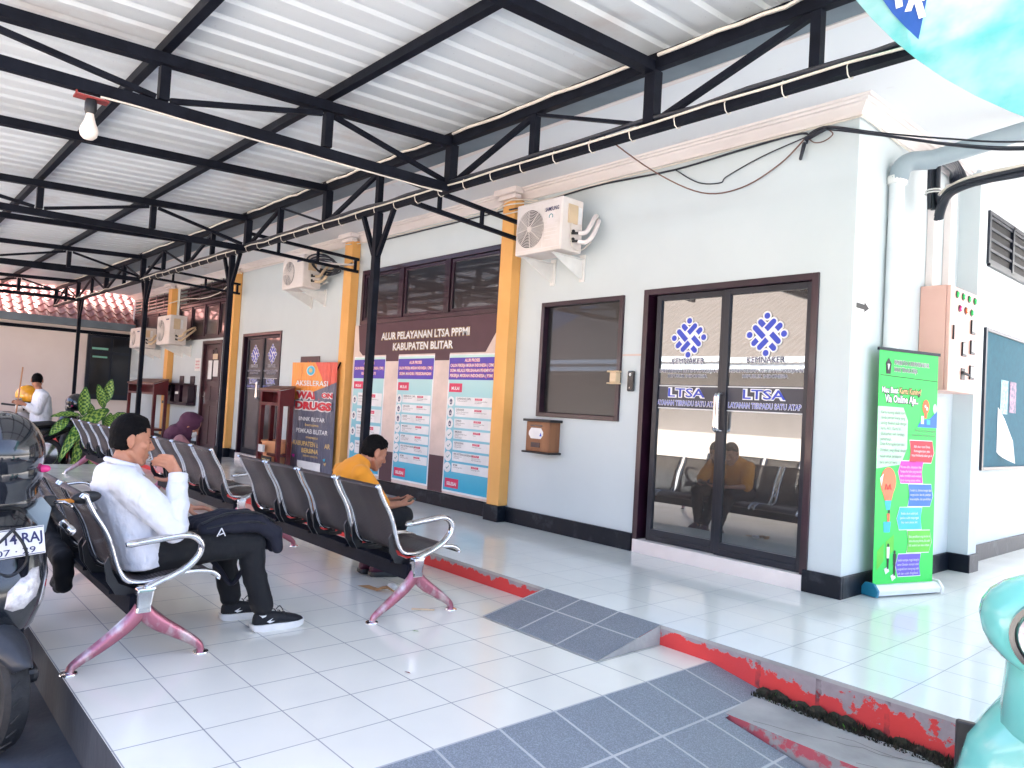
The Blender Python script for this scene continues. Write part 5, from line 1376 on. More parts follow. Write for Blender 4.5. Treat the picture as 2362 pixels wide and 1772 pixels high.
def head_details(person, body, X, hair='short', seed=0, sy_cut=.045):
    e = MB(); e.X = X
    for s in (-1, 1): e.ball((s * .032, .0835, -.004), (.0115, .0045, .0042), 10, 6)
    e.X = None; e.build('eyes', 'eye_dark', body, smooth=60)
    e = MB(); e.X = X
    for s in (-1, 1): e.tube([Vector((s * x, y, z)) for x, y, z in ((.014, .0925, .0185), (.028, .0885, .0235), (.046, .0735, .0195))], [.003, .0042, .002], 6)
    e.X = None; e.build('eyebrows', 'hair', body, smooth=60)
    e = MB(); e.X = X; e.ball((0, .0915, -.0635), (.019, .0065, .0045), 12, 6).ball((0, .089, -.0745), (.017, .0065, .0045), 12, 6); e.X = None
    e.build('lips', 'lip', body, smooth=60)
    if hair:
        h = MB()
        h.ball((0, -.014, .033), (.0775, .0995, .089), 24, 16).ball((0, -.038, -.010), (.0705, .070, .060), 18, 10)
        h.ball((0, .020, .080), (.055, .052, .034), 16, 8)
        Xi = X.inverted(); 
        def keep(p):
            q = p
            k = .006 * noise.noise((q.x * 60 + seed, q.y * 60, q.z * 30))
            if q.y > .045: return q.z > .062 + k - (.02 if abs(q.x) > .055 else 0)
            if q.y > -.005: return q.z > .022 + k - .9 * max(0, .012 - q.y) + .6 * max(0, q.y)
            return q.z > -.050 + k + max(0, .03 + q.y) * .8
        o = sculpt('hair', h, 'hair', None, .0035, 3, .003, seed, 26., keep)
        for v in o.data.vertices: v.co = X @ v.co
        o.parent = body; o.matrix_parent_inverse = Matrix()
def hand_shapes(mb, wrist, palm, fdir, side, curl, size=1., thumb=1, spread=.0):
    """palm plus five separate bent fingers; side = direction across the knuckles, curl = direction the fingers bend towards"""
    w, p = Vector(wrist), Vector(palm); f = Vector(fdir).normalized(); s = Vector(side).normalized(); c = Vector(curl).normalized()
    mb.cap(w, .024 * size, w.lerp(p, .35), .025 * size, 12)
    for k in (-1.5, -.5, .5, 1.5): mb.cap(w.lerp(p, .2) + s * k * .011 * size, .0135 * size, p + f * .030 * size + s * k * .0185 * size, .0115 * size, 10)
    for k, L, bend in ((-1.5, .060, .55), (-.5, .070, .6), (.5, .067, .7), (1.5, .054, .8)):
        a = p + f * .032 * size + s * k * .0185 * size
        d1 = (f + c * bend * .55 + s * k * spread).normalized(); d2 = (f * .75 + c * bend * 1.2).normalized(); d3 = (f * .4 + c * bend * 1.7).normalized()
        b = a + d1 * L * .46 * size; e = b + d2 * L * .33 * size; g = e + d3 * L * .26 * size
        mb.chain([a, b, e, g], [.0098 * size, .0090 * size, .0082 * size, .0068 * size], 10)
    t0 = w.lerp(p, .35) + s * thumb * .026 * size + c * .006
    t1 = t0 + (f * .5 + s * thumb * .7 + c * .5).normalized() * .036 * size; t2 = t1 + (f * .9 + s * thumb * .1 + c * .5).normalized() * .030 * size; t3 = t2 + (f * .9 + c * .4 - s * thumb * .25).normalized() * .022 * size
    mb.chain([t0, t1, t2, t3], [.0125 * size, .0115 * size, .0098 * size, .0080 * size], 10)
def shoe(parent, heel, toe, mat_up, mat_sole, sock=None, hgt=.075, z=0., sneaker=True):
    h, t = Vector(heel), Vector(toe); d = (t - h); L = d.length; d.normalize(); s = Vector((d.y, -d.x, 0)).normalized(); u = s.cross(d).normalized() if False else Vector((0, 0, 1))
    def sec(x, hw, z0, z1, n=12): return [h + d * (x * L) + s * (hw * cos(2 * pi * q / n)) + u * (z0 + (z1 - z0) * (.5 + .5 * sin(2 * pi * q / n))) for q in range(n)]
    prof = [(.0, .018), (.04, .030), (.18, .034), (.42, .032), (.65, .042), (.85, .040), (.96, .026), (1.0, .010)]
    top = MB().loft([sec(x, hw, .018, z1) for (x, hw), z1 in zip(prof, (.075, .098, .105, .092, .078, .062, .048, .035))])
    up = sculpt('shoe', top, mat_up, parent, .006, 2)
    sl = MB()
    R = []
    for (x, hw), lift in zip(prof, (.012, .004, 0, 0, 0, .002, .010, .020)):
        hw += .006
        R.append([h + d * (x * L * 1.03 - .008) + s * a * hw + u * b for a, b in ((-1, lift), (1, lift), (1.05, .018 + lift * .6), (.95, .034 + lift * .4), (-.95, .034 + lift * .4), (-1.05, .018 + lift * .6))])
    sl.loft(R).build('sole', mat_sole, up, smooth=50)
    if sneaker:
        l = MB()
        for q in range(3): l.tube([h + d * (L * (.40 + .10 * q)) + s * a + u * (.103 - .010 * q - abs(a) * .25) for a in (-.022, 0, .022)], .003, 5)
        l.tube(smoothpts([h + d * (L * .42) + s * .01 + u * .104, h + d * (L * .46) + s * .03 + u * .125, h + d * (L * .52) + s * .04 + u * .10], 5), .0025, 5)
        l.build('lace', 'black_plastic', up)
        MB().poly([h + d * (L * .22) - s * -.0345 + u * .05, h + d * (L * .34) + s * .0350 + u * .066, h + d * (L * .29) + s * .0352 + u * .052, h + d * (L * .38) + s * .0358 + u * .05, h + d * (L * .28) + s * .0353 + u * .040]).build('side_mark', 'white_ink', up)
    return up

# ---------------- man in the white shirt, hand at his mouth
man = thing('person', 'man in white shirt and black trousers on the nearest bench, hand to his mouth', 'person', (-.51, -.55, .36))
HX = head_frame((-.505, -.626, .978), yaw=-.10, pitch=-.10, sx=.97, sy=.90, sz=1.03)
b = MB(); head_shapes(b, HX)
b.cap((-.51, -.668, .845), .055, (-.506, -.640, .93), .050, 16)
ring_loft(b, [((-.51, -.545, .42), .12, .08), ((-.51, -.59, .55), .11, .08), ((-.51, -.635, .70), .12, .08), ((-.51, -.66, .80), .12, .07), ((-.51, -.665, .85), .05, .045)])
hand_shapes(b, (-.365, -.448, .815), (-.400, -.452, .868), (-.25, -.75, .35), (.35, .25, .9), (-.5, -.6, -.25), 1.0, -1)
hand_shapes(b, (-.655, -.315, .615), (-.628, -.255, .622), (.35, .9, -.05), (.9, -.35, .1), (.1, .2, -.9), 1.0, 1)
b.chain([(-.33, -.665, .79), (-.275, -.475, .59), (-.365, -.448, .815)], [.04, .034, .024]); b.chain([(-.69, -.655, .79), (-.73, -.43, .60), (-.655, -.315, .615)], [.04, .034, .024])
for s, hip, knee, ank in ((1, (-.43, -.55, .43), (-.405, -.06, .455), (-.40, .035, .10)), (-1, (-.60, -.55, .43), (-.68, -.08, .45), (-.67, -.035, .10))): b.chain([hip, knee, ank, (ank[0], ank[1] + .06, .05)], [.06, .045, .03, .02])
body = sculpt('body', b, 'skin', man, .0052, 2)
head_details(man, body, HX, 'short', 1)
b = MB()
ring_loft(b, [((-.51, -.545, .385), .168, .115, .1), ((-.51, -.555, .44), .172, .120), ((-.51, -.595, .55), .164, .120), ((-.51, -.632, .66), .174, .118), ((-.51, -.662, .755), .188, .116), ((-.51, -.668, .80), .172, .094), ((-.51, -.668, .838), .112, .076), ((-.51, -.666, .862), .062, .060)])
b.chain([(-.355, -.672, .785), (-.300, -.580, .69), (-.268, -.478, .580)], [.078, .074, .058]); b.chain([(-.268, -.478, .580), (-.30, -.462, .68), (-.355, -.450, .795)], [.060, .055, .041])
b.chain([(-.665, -.668, .785), (-.715, -.56, .68), (-.735, -.43, .59), (-.665, -.335, .61)], [.078, .070, .058, .044])
sh_ = sculpt('shirt', b, 'shirt_white', body, .0065, 3, .0085, 4, 9.)
b = MB(); b.tube([Vector((-.508 + .064 * cos(a), -.662 + .066 * sin(a), .868 - .018 * sin(a))) for a in [2 * pi * q / 24 for q in range(24)]], .013, 8, True)
b.prism([(-.470, -.605, .868), (-.440, -.615, .845), (-.455, -.575, .815), (-.487, -.59, .845)], (0, .006, 0))
b.build('collar', 'shirt_white', sh_, smooth=60)
MB().lathe([(.040, 0), (.044, .004), (.044, .052), (.040, .056)], (-.3475, -.4515, .775), 18, (-.20, .06, .78)).build('cuff', 'shirt_white', sh_, smooth=50)
b = MB()
ring_loft(b, [((-.51, -.54, .365), .135, .08), ((-.51, -.54, .42), .150, .092), ((-.51, -.55, .47), .140, .09)])
b.chain([(-.435, -.52, .435), (-.415, -.30, .458), (-.405, -.045, .452)], [.098, .088, .072]); b.chain([(-.405, -.045, .445), (-.402, -.03, .32), (-.400, .030, .13)], [.073, .066, .056])
b.chain([(-.595, -.52, .435), (-.64, -.30, .455), (-.68, -.07, .445)], [.098, .088, .072]); b.chain([(-.68, -.07, .44), (-.68, -.07, .30), (-.67, -.035, .13)], [.072, .066, .056])
sculpt('trousers', b, 'trouser_black', body, .009, 4, .006, 9, 9.)
for hx, hy, tx, ty in ((-.402, -.012, -.392, .262), (-.675, -.075, -.64, .195)):
    MB().cap((hx, hy + .045, .085), .036, (hx, hy + .043, .145), .035, 12).build('sock', 'paper', body, smooth=60)
    shoe(body, (hx, hy, 0), (tx, ty, 0), 'shoe_black', 'white_plastic')
# his bag
bag = thing('sling_bag', 'navy sling bag with a white emblem lying on the lap of the man in white', 'bag', (-.47, -.12, .54))
b = MB()
def slab(mb, pts, hx): 
    for p, q in zip(pts, pts[1:]): mb.cap(Vector(p[:3]), p[3], Vector(q[:3]), q[3], 14)
for dx in (-.09, -.03, .03, .09):
    b.chain([(-.47 + dx, -.30, .555), (-.47 + dx, -.16, .570), (-.47 + dx, -.03, .565), (-.46 + dx, .055, .51), (-.45 + dx, .075, .43)], [.035, .052, .050, .044, .028], 12)
bm_ = sculpt('pouch', b, 'bag_navy', bag, .008, 4, .004, 3, 8.)
b = MB()
b.tube(smoothpts([(-.335, -.33, .585), (-.345, -.2, .628), (-.36, -.05, .622), (-.385, .06, .565)], 6), .006, 6)
b.tube(smoothpts([(-.345, -.30, .560), (-.328, -.18, .580), (-.33, -.05, .578), (-.345, .05, .535)], 6), .005, 6)
b.build('zip', 'black_plastic', bm_, smooth=60)
b = MB()
for p, q in (((-.255, .520), (-.235, .560)), ((-.235, .560), (-.215, .520)), ((-.245, .527), (-.223, .535))): b.bar((-.3275, p[0], p[1]), (-.3275, q[0], q[1]), .004, .006, (1, 0, 0))
b.build('emblem', 'white_ink', bm_)
MB().tube(smoothpts([(-.50, -.36, .545), (-.62, -.34, .50), (-.60, -.15, .32), (-.56, -.08, .22), (-.53, -.03, .30), (-.50, .05, .44)], 7), .013, 6).build('strap', 'bag_navy', bag, smooth=60)

# ---------------- man in orange, leaning over his phone
m2 = thing('person', 'man in an orange shirt leaning forward over his phone on the middle bench', 'person', (-1.1, .87, .36))
HX = head_frame((-1.125, 1.085, .872), yaw=-.10, pitch=-.40, sx=.97, sy=.92, sz=1.0)
b = MB(); head_shapes(b, HX)
b.cap((-1.13, .965, .78), .056, (-1.126, 1.050, .845), .052, 16)
ring_loft(b, [((-1.13, .90, .42), .12, .085), ((-1.13, .90, .55), .11, .08), ((-1.13, .92, .68), .12, .08, -.3), ((-1.13, .97, .75), .11, .06, -.6)])
hand_shapes(b, (-1.00, 1.255, .525), (-1.035, 1.305, .532), (-.3, .9, .05), (-.75, -.3, .35), (-.5, .2, .7), .95, -1)
hand_shapes(b, (-1.21, 1.25, .525), (-1.16, 1.305, .532), (.3, .9, .05), (.75, -.3, .35), (.5, .2, .7), .95, -1)
b.chain([(-.99, .93, .725), (-.935, 1.05, .53), (-1.00, 1.255, .525)], [.04, .036, .024]); b.chain([(-1.27, .93, .725), (-1.33, 1.05, .53), (-1.21, 1.25, .525)], [.04, .036, .024])
for hip, knee, ank in (((-1.02, .9, .43), (-1.0, 1.28, .44), (-1.16, 1.21, .09)), ((-1.20, .9, .43), (-1.24, 1.28, .44), (-1.26, 1.18, .09))): b.chain([hip, knee, ank, (ank[0], ank[1] + .06, .05)], [.06, .045, .03, .02])
body2 = sculpt('body', b, 'skin2', m2, .0055, 2)
head_details(m2, body2, HX, 'short', 5)
b = MB()
ring_loft(b, [((-1.13, .895, .40), .160, .110), ((-1.13, .895, .52), .158, .112), ((-1.13, .900, .62), .165, .122, -.2), ((-1.13, .920, .70), .165, .112, -.45), ((-1.13, .955, .760), .130, .088, -.7), ((-1.13, .985, .800), .075, .066, -.75), ((-1.128, 1.008, .822), .060, .058, -.8)])
b.chain([(-1.005, .925, .722), (-.945, 1.04, .545)], [.076, .068]); b.chain([(-1.255, .925, .722), (-1.32, 1.03, .57)], [.074, .066])
sculpt('shirt', b, 'orange_knit', body2, .008, 4, .005, 12, 8.)
b = MB()
ring_loft(b, [((-1.1, .93, .365), .15, .09), ((-1.1, .93, .44), .16, .105)])
for hip, knee, ank in (((-1.02, .9, .435), (-1.0, 1.27, .445), (-1.16, 1.21, .12)), ((-1.20, .9, .435), (-1.24, 1.27, .445), (-1.26, 1.18, .12))): b.chain([hip, knee], [.095, .072]); b.chain([knee, ank], [.07, .055])
sculpt('trousers', b, 'trouser_black', body2, .010, 4, .005, 2, 9.)
M['slipper'] = pm('maroon_slipper', (.09, .02, .045), .5)
for hx, hy, tx, ty in ((-1.18, 1.14, -1.10, 1.38), (-1.29, 1.12, -1.25, 1.37)): shoe(body2, (hx, hy, 0), (tx, ty, 0), 'slipper', 'black_plastic', sneaker=False)
ph = thing('phone', 'dark smartphone held in both hands by the man in orange', 'phone', (-1.09, 1.43, .6))
b = MB(); b.X = Matrix.Translation((-1.085, 1.35, .542)) @ Matrix.Rotation(-.2, 4, 'Z') @ Matrix.Rotation(.35, 4, 'X'); b.box(-.075, .075, -.036, .04, -.005, .005); b.build('case', 'gloss_black', ph, bevel=.003)

# ---------------- veiled woman, far bench
wm = thing('person', 'woman in a maroon veil and dusty pink dress bowing her head on the farther bench', 'person', (-4.75, .88, .36))
HX = head_frame((-4.66, 1.0, .86), yaw=-.35, pitch=-.65)
b = MB(); head_shapes(b, HX)
b.cap((-4.72, .90, .74), .05, (-4.68, .96, .80), .046, 12)
ring_loft(b, [((-4.74, .86, .42), .12, .10), ((-4.74, .87, .55), .11, .09), ((-4.73, .88, .70), .12, .08)])
b.chain([(-4.58, .88, .70), (-4.54, 1.02, .55), (-4.66, 1.15, .55)], [.035, .03, .025]); hand_shapes(b, (-4.66, 1.15, .55), (-4.70, 1.19, .555), (-.4, .9, 0), (.9, .4, .1), (0, .2, .9), .85, 1)
for x in (-4.66, -4.84): b.chain([(x, .9, .43), (x, 1.25, .43), (x, 1.22, .08), (x, 1.30, .04)], [.06, .045, .03, .025])
body3 = sculpt('body', b, 'skin', wm, .008, 2)
e = MB(); e.X = HX; e.ball((0, .065, -.055), (.058, .050, .050), 14, 8); e.X = None
e.build('face_mask', 'paper', body3, smooth=60)
b = MB(); b.X = HX
b.ball((0, -.018, .030), (.092, .118, .104), 20, 12).ball((0, -.03, -.05), (.085, .085, .09), 16, 10).cap((0, .03, .10), .035, (0, .115, .055), .018, 10); b.X = None
b.chain([(-4.68, .96, .80), (-4.72, .90, .74), (-4.73, .90, .62)], [.095, .135, .12], 16)
sculpt('veil', b, 'maroon_veil', body3, .009, 4, .008, 5, 8., lambda p: (HX.inverted() @ p).y < .062 or p.z < .75 or abs((HX.inverted() @ p).x) > .055)
b = MB()
ring_loft(b, [((-4.74, .86, .37), .17, .13), ((-4.74, .86, .5), .165, .125), ((-4.74, .87, .64), .175, .12), ((-4.73, .89, .73), .15, .09)])
b.chain([(-4.59, .88, .70), (-4.54, 1.02, .55), (-4.65, 1.14, .55)], [.065, .055, .042]); b.chain([(-4.88, .88, .70), (-4.92, 1.02, .55), (-4.8, 1.14, .55)], [.065, .055, .042])
for x in (-4.66, -4.84): b.chain([(x, .9, .43), (x, 1.25, .44), (x, 1.22, .12)], [.10, .08, .075])
sculpt('dress', b, 'pink_dress', body3, .011, 4, .006, 8, 8.)

# ---------------- standing person far away
st = thing('person', 'distant man in a loose white shirt standing by the cream wall, seen in profile', 'person', (-10.6, .58, -.2))
HX = head_frame((-10.6, .52, 1.235), yaw=1.35, pitch=-.28)
b = MB(); head_shapes(b, HX)
b.cap((-10.6, .575, 1.05), .05, (-10.6, .54, 1.15), .046, 12)
ring_loft(b, [((-10.6, .60, .60), .13, .10), ((-10.6, .60, .80), .14, .10), ((-10.6, .59, .98), .15, .09), ((-10.6, .58, 1.06), .10, .06)])
for x in (-10.46, -10.74): b.chain([(x, .59, 1.0), (x * 1 + (.03 if x > -10.6 else -.03), .52, .76), (x, .36, .85)], [.04, .034, .026])
hand_shapes(b, (-10.46, .36, .85), (-10.47, .30, .87), (0, -.9, .2), (.1, .2, .9), (-.6, -.4, 0), .9, 1); hand_shapes(b, (-10.74, .36, .85), (-10.73, .30, .87), (0, -.9, .2), (.1, .2, .9), (.6, -.4, 0), .9, 1)
for x in (-10.52, -10.68): b.chain([(x, .60, .58), (x, .60, .20), (x, .62, -.13), (x, .54, -.17)], [.075, .055, .04, .03])
body4 = sculpt('body', b, 'skin2', st, .009, 2)
head_details(st, body4, HX, 'short', 9)
b = MB(); b.X = HX
for s in (-1, 1): b.tube([(s * .05 + .018 * cos(a), .088 - .3 * abs(s * .014 + .018 * cos(a) * s), -.002 + .014 * sin(a)) for a in [2 * pi * q / 12 for q in range(12)]], .0025, 5, True)
b.X = None; b.build('glasses', 'black_plastic', body4)
b = MB()
ring_loft(b, [((-10.6, .61, .46), .19, .155), ((-10.6, .61, .62), .185, .15), ((-10.6, .61, .82), .19, .14), ((-10.6, .60, .98), .195, .12), ((-10.6, .585, 1.06), .13, .08), ((-10.6, .57, 1.10), .06, .055)])
for x, sg in ((-10.45, 1), (-10.75, -1)): b.chain([(x, .595, 1.0), (x + sg * .04, .52, .76), (x, .42, .82)], [.085, .07, .055])
sculpt('shirt', b, 'shirt_white', body4, .011, 4, .008, 6, 7.)
b = MB()
for x in (-10.52, -10.68): b.chain([(x, .60, .55), (x, .60, .20), (x, .62, -.12)], [.10, .08, .065])
sculpt('trousers', b, 'trouser_black', body4, .012, 3)
for x in (-10.52, -10.68): shoe(body4, (x, .68, -.2), (x, .45, -.2), 'shoe_black', 'black_plastic', sneaker=False)

# ---------------- booted leg seen past the black scooter: somebody's trouser leg resting on the floor edge
lg = thing('trouser_leg', 'black waterproof rider trousers draped behind the beam of the nearest bench', 'clothing', (-1.2, -.76, .15))
b = MB()
b.chain([(-1.45, -.80, .44), (-1.36, -.78, .37), (-1.12, -.755, .30), (-1.10, -.752, .23), (-1.28, -.75, .15)], [.050, .052, .055, .046, .030], 14); b.chain([(-1.10, -.752, .23), (-1.09, -.75, .17), (-1.20, -.75, .14)], [.046, .038, .03], 12)
sculpt('cloth', b, 'trouser_black', lg, .007, 3, .006, 21, 10.)
# ================================================================ motor scooters and helmets
M['black_paint'] = pm('black_bike_paint', (.008, .010, .014), .16, 0, (.014, .016, .02), 3, None, coat=.8)
M['mint_paint'] = pm('mint_scooter_paint', (.15, .52, .475), .25, 0, (.14, .49, .45), 2, None, coat=.8)
M['cream_paint'] = pm('cream_scooter_paint', (.72, .66, .60), .25, 0, (.66, .60, .54), 3, None, coat=.6)
M['lens'] = pm('headlamp_lens', (.85, .83, .82), .18, .25, (.45, .42, .44), 30, (34, .9, .012), coat=1.)
M['clear_lens'] = pm('clear_lens', (.68, .66, .66), .12, .2, (.5, .45, .45), 40, (90, .6, .006), coat=1.)
M['amber'] = pm('amber_lens', (.80, .28, .03), .25)
M['tail_red'] = pm('red_lens', (.45, .02, .03), .2)
M['grey_paint'] = pm('grey_scooter_paint', (.16, .19, .23), .3, .1, (.12, .145, .18), 8, (60, .1), coat=.5)
M['seat_vinyl'] = pm('seat_vinyl', (.012, .012, .014), .5, 0, (.02, .02, .022), 20, (90, .2))
M['fender_black'] = pm('matt_black_fender', (.022, .026, .034), .42, 0, (.035, .04, .05), 5, (60, .15))
def wheel(root, c, R=.27, w=.045, steer=0., name='wheel'):
    X = Matrix.Translation(c) @ Matrix.Rotation(steer, 4, 'Z')
    t = MB(); t.X = X
    prof = [(R - .075, -w * .8), (R - .03, -w), (R - .008, -w * .7), (R, 0), (R - .008, w * .7), (R - .03, w), (R - .075, w * .8)]
    t.lathe(prof + [prof[0]], n=36, axis=(0, 1, 0))
    for k in range(24):
        a = 2 * pi * k / 24
        t.bar((R * cos(a) * .997, -w * .6, R * sin(a) * .997), (R * cos(a + .12) * 1.003, 0, R * sin(a + .12) * 1.003), .008, .006, (cos(a), 0, sin(a)))
    ty = t.build(name, 'rubber', root, smooth=40)
    r = MB(); r.X = X
    r.lathe([(R - .074, -w * .7), (R - .085, -w * .72), (R - .088, 0), (R - .085, w * .72), (R - .074, w * .7)], n=32, axis=(0, 1, 0))
    for k in range(5):
        a = 2 * pi * k / 5
        for s in (-.12, .12): r.bar((.03 * cos(a), 0, .03 * sin(a)), ((R - .084) * cos(a + s), 0, (R - .084) * sin(a + s)), .024, .014, (0, 1, 0))
    r.lathe([(0, -w), (.045, -w), (.045, w), (0, w)], n=20, axis=(0, 1, 0))
    r.build('rim', 'chrome' if name == 'wheel' else 'chrome', ty, smooth=40)
    return ty
def fender(root, c, R, steer, mat, a0=-.25, a1=2.5, hw=.075, tip=.10):
    X = Matrix.Translation(c) @ Matrix.Rotation(steer, 4, 'Z')
    b = MB(); b.X = X; R_ = []
    n = 16
    for i in range(n + 1):
        a = a0 + (a1 - a0) * i / n
        k = min(1, .35 + .65 * sin(pi * min(1, (i + .6) / n * 1.25)) if i < n * .4 else 1)
        rr = R + (tip * (1 - i / (n * .35)) ** 2 * .4 if i < n * .35 else 0)
        R_.append([(rr * cos(a) - abs(s) ** 2.2 * .055 * cos(a), hw * k * s, rr * sin(a) - abs(s) ** 2.2 * .055 * sin(a)) for s in (-1, -.8, -.4, 0, .4, .8, 1)])
    b.loft(R_, False, False)
    o = b.build('front_fender', mat, root, smooth=60)
    s = o.modifiers.new('t', 'SOLIDIFY'); s.thickness = .004
    return o
def hring(x_front, hw, z, depth=.16, x_back=None, n=14, sq=.75):
    """horizontal section of a nose cone: rounded at the front, open flat back"""
    pts = []
    for i in range(n + 1):
        t = -pi / 2 + pi * i / n
        cx = math.copysign(abs(cos(t)) ** sq, cos(t)); sy = math.copysign(abs(sin(t)) ** .9, sin(t))
        pts.append((x_front - depth + depth * cx, hw * sy, z))
    pts += [(x_front - depth - .05, hw * .96, z), (x_front - depth - .05, -hw * .96, z)]
    return pts
def scooter(name, label, loc, rz, paint, steer=0., nose=None, grp='parked motor scooters', ax=.62, R=.27, fa=-.25):
    r = thing(name, label, 'motorcycle', group=grp)
    wheel(r, (-.60, 0, R), R); wheel(r, (ax, 0, R), R, .045, steer)
    fender(r, (ax, 0, R), R + .035, steer, paint if paint != 'black_paint' else 'fender_black', fa)
    f = MB()
    for s in (-1, 1): f.tube([(ax + .07 * s * -sin(steer), .085 * s * cos(steer), R), (.44, .07 * s, .74)], .018, 10)
    f.build('fork', 'black_steel', r, smooth=50)
    nose = nose or [(.50, .10, .32), (.57, .165, .44), (.60, .19, .56), (.585, .185, .70), (.545, .16, .82), (.49, .11, .90)]
    b = MB(); b.loft([hring(*q) for q in nose]); nz_o = b.build('front_shield', paint, r, smooth=50)
    b = MB(); b.loft([[(x, hw * cos(a), zc + hz * sin(a)) for a in [2 * pi * q / 16 for q in range(16)]] for x, hw, zc, hz in ((.02, .09, .42, .12), (-.10, .135, .50, .18), (-.35, .155, .54, .17), (-.60, .14, .60, .13), (-.82, .09, .66, .08), (-.95, .045, .69, .035))])
    b.build('rear_body', paint, r, smooth=50)
    MB().box(-.12, .46, -.15, .15, .25, .31).build('footboard', 'black_plastic', r, bevel=.02)
    b = MB(); b.loft([[(x, hw * cos(a), zc + hz * sin(a)) for a in [2 * pi * q / 16 for q in range(16)]] for x, hw, zc, hz in ((.03, .05, .685, .02), (-.06, .105, .70, .045), (-.25, .135, .705, .055), (-.42, .14, .735, .055), (-.65, .13, .76, .05), (-.78, .08, .765, .03))])
    b.build('seat', 'seat_vinyl', r, smooth=60)
    MB().cap((-.95, -.03, .66), .028, (-.95, .03, .66), .028, 10).build('tail_light', 'tail_red', r, smooth=60)
    MB().tube([(-.15, -.14, .22), (-.45, -.17, .24), (-.5, -.18, .25)], .03, 10).tube([(-.48, -.18, .25), (-.85, -.20, .36)], .055, 14).build('exhaust', 'chrome', r, smooth=50)
    MB().box(-.55, -.25, -.11, .11, .22, .40).build('engine', 'black_plastic', r, bevel=.03)
    place(r, loc, rz)
    return r, nz_o

# --- black scooter at the left edge of the picture
N1 = [(.40, .09, .40), (.455, .135, .47), (.468, .165, .56), (.458, .175, .66), (.42, .165, .76), (.385, .135, .85), (.34, .09, .91)]
bk1, nose1 = scooter('scooter', 'black scooter with a white number plate parked at the left edge of the tiled floor', (-.50, -1.165, -.2), 0, 'black_paint', .30, N1, ax=.40, R=.235, fa=.50)
def addp(mb, name, mat, parent, **k): return mb.build(name, mat, parent, **k)
# lower nose lamps
def on_nose(y, z):                                            # front surface of this nose at a height
    for (x0, h0, z0), (x1, h1, z1) in zip(N1, N1[1:]):
        if z0 <= z <= z1:
            t = (z - z0) / (z1 - z0); xf = x0 + (x1 - x0) * t; hw = h0 + (h1 - h0) * t
            s = max(-1, min(1, y / hw)); sy = abs(s) ** (1 / .9)
            return xf - .16 + .16 * max(0, 1 - sy * sy) ** .375
    return .3
def patch(mb, outline, off, n=6):
    """a lens following the nose: outline in (y, z), filled by a fan of rings"""
    cy = sum(p[0] for p in outline) / len(outline); cz = sum(p[1] for p in outline) / len(outline)
    rings = []
    for k, o_ in ((0., off * 1.5), (.5, off * 1.4), (.85, off), (1., -.004)):
        rings.append([(on_nose(cy + (y - cy) * k, cz + (z - cz) * k) + o_, cy + (y - cy) * k, cz + (z - cz) * k) for y, z in outline])
    return mb.loft(rings, False)
b = MB()
for s in (-1, 1): patch(b, [(s * y, z) for y, z in ((.012, .555), (.02, .62), (.06, .665), (.105, .70), (.130, .70), (.138, .64), (.124, .585), (.08, .545), (.04, .54))], .010)
b.build('headlight', 'lens', bk1, smooth=60)
for s in (-1, 1): patch(MB(), [(s * y, z) for y, z in ((.130, .535), (.140, .59), (.150, .65), (.162, .71), (.168, .66), (.163, .60), (.150, .545))], .006).build('indicator', 'clear_lens', bk1, smooth=60)
b = MB()
patch(b, [(y, z) for y, z in ((.151, .615), (.158, .645), (.163, .64), (.157, .61))], .010); b.build('indicator_bulb', 'tail_red', bk1)
pl = MB(); pl.X = Matrix.Translation((.425, .0, .795)) @ Matrix.Rotation(-.16, 4, 'Y') @ Matrix.Rotation(.10, 4, 'X')
pl.box(-.003, .003, -.1375, .1375, -.055, .055); X_ = pl.X; pl.X = None
pl = pl.build('number_plate', 'white_plastic', bk1, bevel=.002)
t = MB(); t.X = X_
t.text('AG 14 RAJ', (.0042, .022, -.004), (0, 1, 0), (0, 0, 1), .056, 'C', .02, .215); t.text('07 · 29', (.0042, .04, -.045), (0, 1, 0), (0, 0, 1), .034, 'C', .01, .13)
for za, zb_ in ((.049, .052), (-.052, -.049)): t.box(.0032, .0036, -.134, .134, za, zb_)
t.X = None; t.build('plate_lettering', 'navy_ink', pl)
MB().box(.38, .41, -.06, .06, .735, .86).build('plate_bracket', 'black_plastic', bk1)
b = MB()
b.tube([(.20, -.26, .86), (.19, -.12, .915), (.19, .12, .915), (.155, .20, .885)], .013, 10)
b.build('handlebar', 'black_steel', bk1, smooth=60)
b = MB().ball((.20, 0, .93), (.10, .14, .06), 18, 10); b.build('instrument_cowl', 'black_paint', bk1, smooth=60)
MB().cap((.155, .20, .885), .020, (.255, .245, .825), .019, 12).build('grip', 'rubber', bk1, smooth=60)
MB().cap((.245, .236, .832), .0225, (.285, .258, .808), .018, 12).build('bar_end', 'chrome', bk1, smooth=60)
MB().chain([(.15, .19, .915), (.19, .24, .918), (.225, .262, .905)], [.010, .008, .007], 8).build('brake_lever', 'chrome', bk1, smooth=60)
MB().box(.13, .17, .165, .215, .895, .945).build('switch_block', 'black_plastic', bk1, bevel=.008)
mr = MB(); mr.cap((.15, .215, .918), .008, (.15, .285, .918), .011, 10); mr = mr.build('mirror_stalk', 'amber', bk1, smooth=60)
MB().ball((.15, .330, .930), (.018, .062, .028), 18, 10, Matrix.Rotation(.12, 3, 'X')).build('mirror', 'black_plastic', mr, smooth=60)
b = MB(); b.prism([(.20, .13, .74), (.20, .175, .80), (.20, .19, .90), (.20, .15, .95), (.20, .09, .90)], (.02, 0, 0)); b.build('side_panel', 'grey_pipe', bk1, bevel=.006)
